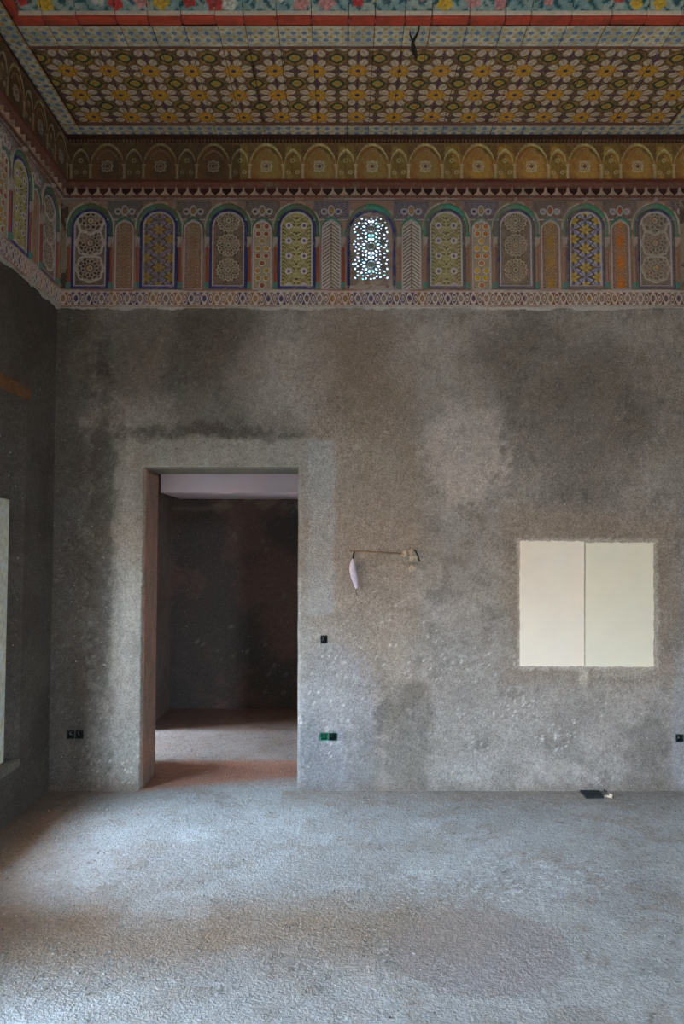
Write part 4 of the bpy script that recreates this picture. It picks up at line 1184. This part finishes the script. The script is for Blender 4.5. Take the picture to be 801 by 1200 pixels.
def field_paint(X, Y):
    a0 = (X - kx) / Pf; b0 = (Y - ky) / Pf
    a = a0 - np.round(a0); b = b0 - np.round(b0)                 # about the knot
    a2 = (a0 - 0.5) - np.round(a0 - 0.5); b2 = (b0 - 0.5) - np.round(b0 - 0.5)   # about the flower
    n = fbm(X * 20, Y * 20, 111, 4)
    c = mix(np.tile(lin((166, 122, 56)), X.shape + (1,)).astype(float), lin((132, 92, 52)), ss(0.4, 0.6, n))
    rf = np.hypot(a2, b2); tf = np.arctan2(b2, a2)
    rk = np.hypot(a, b); tk = np.arctan2(b, a)
    h = np.zeros_like(X)
    # pale petals in pairs around each flower, pointing along 8 directions
    for q in range(8):
        an = math.pi / 8 + q * math.pi / 4
        for ctr, (pa, pb) in (('f', (a2, b2)),):
            cx, cz = 0.335 * math.cos(an), 0.335 * math.sin(an)
            u = (pa - cx) * math.cos(an) + (pb - cz) * math.sin(an); v = -(pa - cx) * math.sin(an) + (pb - cz) * math.cos(an)
            e = np.hypot(u / 0.165, v / (0.105 + 0.12 * u))
            c = mix(c, lin((66, 44, 36)), (1 - ss(1.08, 1.22, e)) * 0.85)
            c = mix(c, lin((204, 178, 150)), (1 - ss(0.86, 1.0, e)))
            c = mix(c, lin((140, 96, 84)), line(v, 0.012) * (e < 0.6) * 0.5)
    e = rf / (0.225 * (1 + 0.20 * np.cos(8 * tf)))
    c = mix(c, lin((92, 52, 34)), (1 - ss(1.05, 1.16, e)))
    c = mix(c, lin((208, 150, 46)), (1 - ss(0.92, 1.0, e)))
    c = mix(c, lin((190, 96, 44)), line(np.abs(np.sin(4 * tf)) - 0.0, 0.12, 0.1) * (e < 0.85) * (e > 0.35) * 0.6)
    c = mix(c, lin((70, 52, 84)), (1 - ss(0.05, 0.065, rf)))
    # dark green tendrils that tie knots together
    net = np.minimum(np.abs(a), np.abs(b)); far = np.maximum(np.abs(a), np.abs(b))
    c = mix(c, lin((58, 48, 40)), line(net - 0.035 * np.abs(np.sin(far * 12)), 0.008, 0.012) * (far > 0.15) * 0.8)
    c = mix(c, lin((62, 54, 44)), line(rk - 0.30 - 0.03 * np.cos(4 * tk), 0.008, 0.012) * (np.abs(np.sin(2 * tk)) > 0.3) * 0.7)
    # octagonal knots
    ok_ = np.maximum(np.maximum(np.abs(a), np.abs(b)), (np.abs(a) + np.abs(b)) * 0.74)
    c = mix(c, lin((46, 56, 48)), (1 - ss(0.175, 0.185, ok_)))
    c = mix(c, lin((178, 150, 66)), (1 - ss(0.120, 0.13, ok_)))
    c = mix(c, lin((84, 84, 60)), line(np.abs(np.cos(2 * tk)), 0.18, 0.1) * (ok_ < 0.12) * (rk > 0.04) * 0.5)
    c = mix(c, lin((190, 120, 50)), (1 - ss(0.04, 0.05, rk)))
    # violet links between neighbouring knots
    lk = line(np.minimum(np.abs(a), 0.5 - np.abs(a) + 9), 0.02) * (np.abs(b) > 0.2)
    c = mix(c, lin((84, 52, 92)), line(a2 * 0 + (np.abs(a) - 0.5), 0.022) * (np.abs(b) < 0.16) * 0.95)
    c = mix(c, lin((84, 52, 92)), line((np.abs(b) - 0.5), 0.022) * (np.abs(a) < 0.14) * 0.9)
    return c * (0.82 + 0.36 * fbm(X * 70, Y * 70, 112, 3))[..., None]
def border_paint(s, t, w, per_):
    """s along, t across (0..w)"""
    c = mix(np.tile(lin((204, 192, 160)), s.shape + (1,)).astype(float), lin((176, 170, 146)), ss(0.4, 0.6, fbm(s * 14, t * 14, 113, 4)))
    rows = 2
    rh = per_ * 0.95; t0 = w / 2 - rh
    for k in range(rows):
        off = 0.0
        a = (s / per_ + off) % 1 - 0.5; b = (t - t0 - (k + 0.5) * rh) / per_
        r = np.hypot(a, b); th = np.arctan2(b, a)
        c = mix(c, lin((84, 98, 136)), (1 - ss(0.20, 0.26, r * (1 + 0.2 * np.cos(6 * th)))) * 0.85)
        c = mix(c, lin((118, 140, 176)), (1 - ss(0.09, 0.12, r)) * 0.9)
        a = (s / per_ + off + 0.5) % 1 - 0.5
        for db in ((0.5, -0.5) if k == 0 else (0.5,)):
            r = np.hypot(a * 1.1, (b - db) * 1.5)
            c = mix(c, lin((204, 152, 44)), (1 - ss(0.19, 0.24, r)) * 0.9)
            c = mix(c, lin((186, 92, 52)), (1 - ss(0.07, 0.09, r)) * 0.6)
    e = np.minimum(t, w - t)
    c = mix(c, lin((158, 92, 52)), (1 - ss(0.006, 0.009, e)) * 0.9)
    return c * (0.86 + 0.28 * fbm(s * 60, t * 60, 114, 3))[..., None]
_cells = rng.random((64, 64, 4))
def floral_paint(s, t):
    c = mix(np.tile(lin((150, 158, 140)), s.shape + (1,)).astype(float), lin((120, 142, 132)), ss(0.4, 0.6, fbm(s * 8, t * 8, 115, 4)))
    w = np.sin(s * 70 + 4 * np.sin(t * 38)) + np.sin(t * 96 + 4 * np.sin(s * 33))
    c = mix(c, lin((34, 76, 78)), ss(0.25, 0.5, w) * 0.95)
    c = mix(c, lin((120, 160, 150)), line(w - 0.95, 0.1) * 0.7)
    g = 0.125
    for oi in (-1, 0, 1):
        for oj in (-1, 0, 1):
            ci = np.floor(s / g).astype(int) + oi; cj = np.floor(t / g).astype(int) + oj
            q = _cells[ci % 64, cj % 64]
            cx = (ci + 0.25 + 0.5 * q[..., 0]) * g; cz = (cj + 0.25 + 0.5 * q[..., 1]) * g
            r = np.hypot(s - cx, t - cz); th = np.arctan2(t - cz, s - cx)
            R = 0.030 + 0.016 * q[..., 2]
            e = r / (R * (1 + 0.14 * np.cos(5 * th + 6 * q[..., 0])))
            pal = np.stack([lin((204, 160, 44)), lin((184, 58, 46)), lin((196, 130, 118)), lin((202, 196, 172)), lin((204, 160, 44))])
            cl = pal[(q[..., 3] * 4.99).astype(int)]
            m = 1 - ss(0.9, 1.0, e)
            c = c * (1 - m[..., None]) + cl * m[..., None] * (1.05 - 0.35 * np.clip(e, 0, 1) * (0.5 + 0.5 * np.cos(5 * th)))[..., None]
            c = mix(c, lin((110, 50, 40)), line(e - 0.35, 0.06) * (e < 1) * 0.5)
    return c * (0.86 + 0.28 * fbm(s * 60, t * 60, 116, 3))[..., None]

# board joints along x, shared by all the painted boards
joints = [xb1]
rj = random.Random(11)
while joints[-1] < xr1 - 0.25: joints.append(joints[-1] + rj.uniform(0.135, 0.215))
joints[-1] = xr1
ROTC = (math.pi / 2, 0, 0)      # local x -> x, local z -> -y, local -y -> down... see below
def flat_board(name, x0, x1, y0, y1, paint, down, step, thick=0.02, parent=None, gap=0.0016, warp=0.001):
    """board hanging under the ceiling: spans x0..x1, y0..y1 (world), its painted face looks down"""
    us = np.linspace(x0 + gap, x1 - gap, max(3, int(round((x1 - x0) / step)) + 1))
    vs = np.linspace(-y1 + 0.0008, -y0 - 0.0008, max(3, int(round((y1 - y0) / step)) + 1))
    U, V = np.meshgrid(us, vs)
    c = paint(U, -V)
    edge = np.minimum(U - us[0], us[-1] - U)
    hh = down + warp * (fbm(U * 5, V * 5, 121) - 0.5) - 0.002 * (1 - ss(0.0, 0.004, edge))
    me_ = heightfield(name, us, vs, hh, c, M['paintwood'], skirt=0.0)
    return link(name, me_, parent or ceil, (0, 0, 0), (-math.pi / 2, 0, 0))
# orientation: rotate about x by -90deg maps local (x, y, z) -> (x, z, -y): flip so that -y looks down
def fix(o):
    o.rotation_euler = (math.pi / 2, 0, 0)
    return o
for i in range(len(joints) - 1):
    a, b = joints[i], joints[i + 1]
    dn = rj.uniform(0.008, 0.013)
    fix(flat_board('painted_plank', a, b, yf1, yb1_, field_paint, dn, 0.0045))
    fix(flat_board('border_board', a, b, yb1_ + 0.004, yb0, lambda X, Y: border_paint(X, Y - yb1_, yb0 - yb1_, 0.066), 0.022 + rj.uniform(0, 0.002), 0.0045))
    fix(flat_board('border_board', a, b, yu1, yf1 - 0.004, lambda X, Y: border_paint(X, Y - yu1, yf1 - yu1, 0.0595), 0.018 + rj.uniform(0, 0.002), 0.0045))
fix(flat_board('corner_board', xb0, xb1, yb1_, yb0, lambda X, Y: border_paint(X, Y - yb1_, yb0 - yb1_, 0.066), 0.022, 0.0045))
fix(flat_board('corner_board', xr1, xr0, yb1_, yb0, lambda X, Y: border_paint(X, Y - yb1_, yb0 - yb1_, 0.066), 0.022, 0.0045))
Y0C = -0.3
y = yb1_
while y > Y0C:
    y2 = max(y - 0.42, Y0C)
    for xa, xbb in ((xb0, xb1), (xr1, xr0)):
        fix(flat_board('border_board', xa, xbb, y2, y - 0.002, lambda X, Y: border_paint(Y, X - xa, xbb - xa, 0.066), 0.022, 0.006))
    y = y2
# thin ochre bead along the field
for (a, b, c, d) in ((xb1, xr1, yb1_ - 0.002, yb1_ + 0.006), (xb1, xr1, yf1 - 0.008, yf1 + 0.002)):
    MB().box(a, b, c, d, -0.03, 0).obj('ochre_bead', M['rust_mould'], ceil, bevel=0.002)
# backing and raised centre coffer with painted sloping sides
cx0, cx1 = xb1 + 0.012, xr1 - 0.012
rise = 0.42; inset = 0.34
for (a, b, c, d) in ((XL - 0.3, XR + 0.3, yr1 + 0.03, D + 0.3), (XL - 0.3, cx0, YF - 0.2, yr1 + 0.03), (cx1, XR + 0.3, YF - 0.2, yr1 + 0.03), (cx0, cx1, YF - 0.2, Y0C)):
    MB().box(a, b, c, d, 0.0, 0.08).obj('deck_board', M['dark_wood'], ceil)
M['coffer_red'] = mat_flat('brick_red_painted_moulding', (186, 72, 48), 0.7, 40, 0.15, 0.001, second=(160, 66, 46), s2=(9, 0.5))
M['coffer_white'] = mat_flat('cream_painted_bead', (206, 188, 160), 0.7, 40, 0.12, 0.001)
M['shade_fillet'] = mat_flat('blue_grey_shade_fillet', (104, 108, 112), 0.8, 40, 0.15, 0.001)  # grey colour stands in for the shaded reveal behind the red moulding
jc = [cx0] + [q for q in joints if cx0 + 0.06 < q < cx1 - 0.06] + [cx1]
for i in range(len(jc) - 1):
    a, b = jc[i] + 0.002, jc[i + 1] - 0.002
    dz = rj.uniform(-0.003, 0.003)
    MB().box(a, b, yr1 - 0.012, yr1 + 0.040, -0.040 + dz, 0.012 + dz).obj('red_moulding', M['coffer_red'], ceil, bevel=0.008)
    MB().box(a, b, yr1 - 0.020, yr1 - 0.008, -0.020 + dz, 0.020 + dz).obj('cream_bead', M['coffer_white'], ceil, bevel=0.003)
    sl = math.hypot(rise, inset)
    us = np.linspace(a, b, max(3, int((b - a) / 0.008))); vs = np.linspace(0, sl, 70)
    U, V = np.meshgrid(us, vs)
    m_ = heightfield('coffer_board', us, vs, 0.004 + 0 * U, floral_paint(U, V), M['paintwood'], skirt=0.0)
    o = link('coffer_board', m_, ceil, (0, yr1 - 0.02, 0.0), (math.atan2(inset, rise), 0, 0))
MB().box(xb1, xr1, yr1 + 0.040, yu1, -0.006, 0.001).obj('shade_fillet', M['shade_fillet'], ceil)
MB().box(cx0, cx1, Y0C, yr1 - 0.02 - inset, rise, rise + 0.06).obj('coffer_top', M['bulkhead'], ceil)
us = np.linspace(cx0 + inset * 0, cx1, 240); vs = np.linspace(Y0C, yr1 - inset, 200)
for nm, xa, ang in (('coffer_side', cx0, 1), ('coffer_side', cx1, -1)):
    u2 = np.linspace(Y0C, yr1 - 0.02, 260) if ang > 0 else np.linspace(-(yr1 - 0.02), -Y0C, 260)
    v2 = np.linspace(0, rise, 40)
    U, V = np.meshgrid(u2, v2)
    m_ = heightfield(nm, u2, v2, 0 * U, floral_paint(U + 3, V), M['paintwood'], skirt=0.0)
    link(nm, m_, ceil, (xa, 0, 0), (0, 0, math.pi / 2 * ang))
    MB().box(min(xa, xa + 0.04 * ang), max(xa, xa + 0.04 * ang), Y0C, yr1 - 0.02, -0.035, 0.012).obj('red_moulding', M['coffer_red'], ceil, bevel=0.008)
MB().box(cx0, cx1, Y0C - 0.05, Y0C, 0, rise + 0.05).obj('coffer_end', M['bulkhead'], ceil)
tag(MB().box(XL - 0.6, XR + 0.4, YF - 0.5, D + THK, H + 0.5, H + 0.7).obj('roof_slab', M['sill']), 'roof slab above the painted ceiling', 'roof', kind='structure')
for a_, b_, c_, d_ in ((XL - 0.6, XL - 0.3, YF - 0.5, D + THK), (XR + 0.1, XR + 0.4, YF - 0.5, D + THK), (XL - 0.3, XR + 0.1, YF - 0.5, YF - 0.2), (XL - 0.3, XR + 0.1, D + 0.1, D + THK)):
    MB().box(a_, b_, c_, d_, H + 0.05, H + 0.5).obj('roof_kerb', M['sill'], bpy.data.objects['roof_slab'])

# ------------------------------------------------------------------ things on the walls and floor
# dusty forked cord hanging from the ceiling
hx, hy = CPt(490, 21)
def cordp(px_, py_): x, z = WP(px_, py_, hy); return (x - hx, 0, z - H)
cd = empty('hanging_cord', (hx, hy, H))
tag(cd, 'dusty dark forked cord dangling from the red ceiling moulding', 'cord')
MB().tube([(0, 0, -0.03), cordp(491, 30), cordp(489.5, 38), cordp(485, 46), cordp(483, 52)], [0.003, 0.004, 0.006, 0.008, 0.009]).obj('strand', M['cord'], cd, smooth=True)
MB().tube([cordp(480, 35), cordp(480, 40), cordp(483, 47), cordp(484, 52)], [0.002, 0.004, 0.006, 0.007]).obj('strand', M['cord'], cd, smooth=True)
MB().tube([cordp(483.5, 51), cordp(484.5, 57), cordp(486.5, 63), cordp(488, 69)], [0.010, 0.013, 0.011, 0.003]).obj('tassel', M['cord'], cd, smooth=True)

# cream panels
def ragged_panel(x0, y0, x1, y1, mat, seed, ragged):
    pts = []; r = random.Random(seed)
    corners = [(x0, y1), (x1, y1), (x1, y0), (x0, y0)]
    for i in range(4):
        (ax, ay), (bx, by) = corners[i], corners[(i + 1) % 4]
        n = 26
        for k in range(n):
            t = k / n; j = ragged[i] * r.uniform(-1, 1)
            nx, ny = (0, 1) if i in (0, 2) else (1, 0)
            X, Z = WP(ax + (bx - ax) * t + nx * j, ay + (by - ay) * t + ny * j)
            pts.append((X, Z))
    return pts
for x0, y0, x1, y1, mt, lb, sd, rg in ((608.5, 634, 683.3, 780.5, 'white_board', 'left of two smooth cream panels set flush in grey wall', 3, (0.5, 0.1, 0.7, 0.5)),
                              (684.8, 636, 764.5, 781, 'white_board_b', 'right of two smooth cream panels, faintly greenish', 4, (0.6, 0.7, 0.6, 0.1))):
    pts = ragged_panel(x0, y0, x1, y1, None, sd, rg)
    cx_, cz_ = WP((x0 + x1) / 2, y1)
    m = MB().prism([(a - cx_, b - cz_) for a, b in pts], -0.012, 0.004)
    tag(m.obj('cream_panel', M[mt], None, (cx_, D, cz_), bevel=0.0), lb, 'panel', 'cream panels on the back wall')

# electrical boxes let into the wall
def ebox(key, mat, label, wires, group=None, inner='box_black'):
    a, b, c, d = box_rects[key]
    w, h = (b - a) / 2, d - c
    r = empty('junction_box', ((a + b) / 2, D, c))
    tag(r, label, 'junction box', group)
    t = 0.004
    s = MB().box(-w, -w + t, -0.006, 0.05, 0, h).box(w - t, w, -0.006, 0.05, 0, h).box(-w + t, w - t, -0.006, 0.05, 0, t).box(-w + t, w - t, -0.006, 0.05, h - t, h)
    s.obj('rim', M[mat], r, bevel=0.0008)
    MB().box(-w + t, w - t, 0.042, 0.05, t, h - t).obj('back_plate', M[inner], r)
    if wires is None:
        g = MB().box(-w + t + 0.002, w - t - 0.002, 0.004, 0.010, t + 0.002, h - t - 0.002)
        g.obj('cover_plate', M['box_dgreen'], r, bevel=0.001)
        for sx in (-1, 1): MB().tube([(sx * w * 0.35, 0.006, h / 2), (sx * w * 0.35, 0.0, h / 2)], 0.003).obj('screw', M['white_wire'], r)
        MB().tube([(-w * 0.2, 0.006, h * 0.3), (w * 0.1, -0.004, h * 0.55), (w * 0.3, -0.002, h * 0.75)], 0.0022).obj('wire', M['white_wire'], r)
    else:
        rr_ = random.Random(len(label))
        for k, mt in enumerate(wires):
            x = (-0.5 + k * 0.5) * w
            MB().tube([(x, 0.042, h * 0.2), (x + 0.003, 0.012, h * rr_.uniform(0.3, 0.5)), (x * 0.5, -0.004, h * rr_.uniform(0.5, 0.7)), (x * 0.9, 0.01, h * 0.8)], 0.0022).obj('wire', M[mt], r, smooth=True)
    return r
ebox('single', 'box_black', 'small square black electrical box beside the doorway at chest height', ['white_wire', 'box_dgreen'])
g2 = 'green double boxes low beside the doorway'
ebox('gl', 'box_green', 'left green electrical box low beside the doorway, brighter green', ['box_green', 'copper', 'box_green'], g2, 'box_green')
ebox('gr', 'box_dgreen', 'right dark green electrical box low beside the doorway', ['box_green', 'box_dgreen'], g2)
g3 = 'black double boxes in the shadowed left corner'
ebox('ll', 'box_black', 'left black electrical box low in the shadowed corner', ['white_wire', 'white_wire'], g3)
ebox('lr', 'box_black', 'right black electrical box low in the shadowed corner', ['white_wire', 'box_black'], g3)
g4 = 'double boxes low on the right edge'
ebox('rl', 'box_black', 'black electrical box low at right edge of the wall', ['white_wire', 'box_dgreen'], g4)
ebox('rr', 'box_dgreen', 'green electrical box at the far right, mostly cut off', ['box_green'], g4, 'box_green')

# cane with rag, and the hanging lilac bundle
def wp(px_, py_, dy=0.0): x, z = WP(px_, py_, D); return Vector((x, D - dy, z))
o0 = wp(440, 648)
def rel(px_, py_, dy): return wp(px_, py_, dy) - o0
cane = empty('wall_cane', o0)
tag(cane, 'thin brown cane fixed across the grey wall', 'cane')
MB().tube([rel(409, 645.6, 0.020), rel(425, 646.4, 0.016), rel(448, 647.6, 0.014), rel(470, 648.6, 0.014)], 0.0055).obj('rod', M['rust'], cane, smooth=True)
MB().tube([rel(414.8, 645.9, 0.0), rel(414.8, 645.9, 0.026)], 0.003).obj('nail', M['box_black'], cane)
def blob(name, mat, parent, pts, seed, amp=0.25, sub=3):
    import bmesh
    bm = bmesh.new()
    for (p, s) in pts:
        bmesh.ops.create_icosphere(bm, subdivisions=sub, radius=1.0, matrix=Matrix.Translation(p) @ Matrix.Diagonal((*s, 1)))
    from mathutils import noise
    for v in bm.verts:
        n = noise.noise(Vector(v.co) * 45 + Vector((seed, 0, 0))) * amp
        v.co += v.normal * n * 0.06
    me_ = bpy.data.meshes.new(name); bm.to_mesh(me_); bm.free(); me_.materials.append(mat)
    return link(name, me_, parent)
rag = empty('rag_knot', wp(479, 650))
tag(rag, 'crumpled pale rag knotted at right end of the cane', 'rag')
o1 = wp(479, 650)
def rel1(px_, py_, dy): return wp(px_, py_, dy) - o1
blob('knot', M['rag'], rag, [(rel1(474, 648.5, 0.016), (0.026, 0.016, 0.018)), (rel1(480, 646.5, 0.015), (0.024, 0.014, 0.018))], 2.0, 0.5)
blob('tail', M['rag'], rag, [(rel1(484, 656, 0.014), (0.022, 0.013, 0.030)), (rel1(483.5, 665, 0.014), (0.024, 0.012, 0.028))], 5.0, 0.5)
MB().tube([rel1(480, 642, 0.02), rel1(486, 645, 0.026), rel1(489, 651, 0.022), rel1(491, 658, 0.012)], 0.0045).obj('string', M['cord'], rag, smooth=True)
bun = empty('cloth_bundle', wp(414.8, 646))
tag(bun, 'lilac white spindle shaped bundle hanging from left end of cane', 'bundle')
o2 = wp(414.8, 646)
def rel2(px_, py_, dy): return wp(px_, py_, dy) - o2
MB().tube([rel2(414.8, 646.5, 0.022), rel2(413.6, 651, 0.022), rel2(413.6, 656, 0.02)], [0.005, 0.006, 0.005]).obj('loop', M['cord'], bun, smooth=True)
pp = [(413.0, 655, 1.6), (412.6, 661, 3.2), (413, 668, 4.2), (414.3, 675, 4.0), (416, 682, 3.2), (417, 687, 2.2), (417.4, 689.5, 0.8)]
MB().tube([rel2(a, b, 0.020 + 0.012) for a, b, c in pp], [c * PX for a, b, c in pp], 10).obj('spindle', M['lilac'], bun, smooth=True)
MB().tube([rel2(417.4, 689, 0.02), rel2(416.8, 693, 0.016), rel2(418, 697, 0.016)], 0.0022).obj('loose_thread', M['cord'], bun)

# floor hatch with broken bits beside it
def fpt(px_, py_, z=0.0): x, y = FP(px_, py_, z); return Vector((x, y, z))
hc = fpt(694, 931)
hat = empty('floor_hatch', hc)
tag(hat, 'small dark square floor box cover by the foot of the wall', 'floor box')
q = [fpt(679, 927.2) - hc, fpt(701.5, 927.4) - hc, fpt(707.5, 934.8) - hc, fpt(686, 935.2) - hc]
n = MB(); b0 = len(n.v)
n.v += [(p.x, p.y, -0.004) for p in q] + [(p.x, p.y, 0.008) for p in q]
n.f += [(0, 1, 2, 3), (7, 6, 5, 4)] + [(i, i + 4, (i + 1) % 4 + 4, (i + 1) % 4) for i in range(4)]
n.obj('cover', M['hatch'], hat, bevel=0.0015)
for t in (0.3, 0.55, 0.8):
    a = q[0].lerp(q[3], t); b = q[1].lerp(q[2], t)
    MB().tube([(a.x + 0.01, a.y, 0.0085), (b.x - 0.01, b.y, 0.0085)], 0.002, 6).obj('rib', M['box_black'], hat)
ch = empty('mortar_chip', fpt(711, 934))
tag(ch, 'pale broken mortar chip lying right of the dark floor cover', 'chip')
blob('chip_body', M['rag'], ch, [(Vector((0, 0, 0.008)), (0.028, 0.016, 0.009))], 8.0, 0.4, 2)
cl = empty('wire_clip', fpt(716, 934.5))
tag(cl, 'tiny dark clip with bent wire right of the pale mortar chip', 'clip')
MB().box(-0.012, 0.012, -0.01, 0.01, 0.0, 0.010).obj('clip_body', M['box_black'], cl, bevel=0.002)
MB().tube([(-0.01, 0.0, 0.008), (-0.035, 0.03, 0.03), (-0.03, 0.05, 0.034), (-0.01, 0.05, 0.022)], 0.003).obj('wire', M['cord'], cl, smooth=True)

# crumbs of mortar and grit scattered over the screed (nobody could count them)
ico = []
t = (1 + 5 ** 0.5) / 2
IV = np.array([(-1, t, 0), (1, t, 0), (-1, -t, 0), (1, -t, 0), (0, -1, t), (0, 1, t), (0, -1, -t), (0, 1, -t), (t, 0, -1), (t, 0, 1), (-t, 0, -1), (-t, 0, 1)]) / math.hypot(1, t)
IF = np.array([(0, 11, 5), (0, 5, 1), (0, 1, 7), (0, 7, 10), (0, 10, 11), (1, 5, 9), (5, 11, 4), (11, 10, 2), (10, 7, 6), (7, 1, 8), (3, 9, 4), (3, 4, 2), (3, 2, 6), (3, 6, 8), (3, 8, 9), (4, 9, 5), (2, 4, 11), (6, 2, 10), (8, 6, 7), (9, 8, 1)])
_V, _F, _Cc = [], [], []
def scatter(rgb, n, seed, rmin, rmax, where):
    r = np.random.default_rng(seed); k = 0
    while k < n:
        x = r.uniform(XL + 0.05, XR - 0.05); y = r.uniform(2.2, D - 0.03)
        if r.random() > where(x, y): continue
        s_ = rmin + (rmax - rmin) * r.random() ** 3
        sc = s_ * np.array([r.uniform(0.7, 1.4), r.uniform(0.7, 1.4), r.uniform(0.4, 0.8)])
        _F.append(IF + 12 * len(_V)); _V.append(IV * sc * r.uniform(0.8, 1.2, (12, 1)) + np.array([x, y, 0.001]))
        _Cc.append(np.tile(lin(rgb) * r.uniform(0.7, 1.2), (12, 1))); k += 1
def w_light(x, y):
    d = math.hypot((x - Cx) / 0.37, (y - Cy) / 0.36)
    if d < 0.93: return 0.02
    return 0.15 + 0.85 * math.exp(-((d - 1.12) / 0.15) ** 2) * (x < Cx + 0.1) + 0.8 * math.exp(-((y - 3.0 - 0.06 * x) / 0.15) ** 2)
scatter((142, 134, 124), 3600, 3, 0.0012, 0.006, w_light)
scatter((78, 70, 62), 900, 4, 0.0012, 0.005, lambda x, y: 0.03 if math.hypot((x - Cx) / 0.37, (y - Cy) / 0.36) < 0.95 else 0.3 + 0.6 * (y > D - 0.3) + 0.4 * (y > 3.6))
tag(link('mortar_crumbs', mesh_np('mortar_crumbs', np.concatenate(_V), np.concatenate(_F), M['screed'], np.concatenate(_Cc))), 'pale mortar crumbs and dark grit scattered over the screed floor', 'debris', kind='stuff')
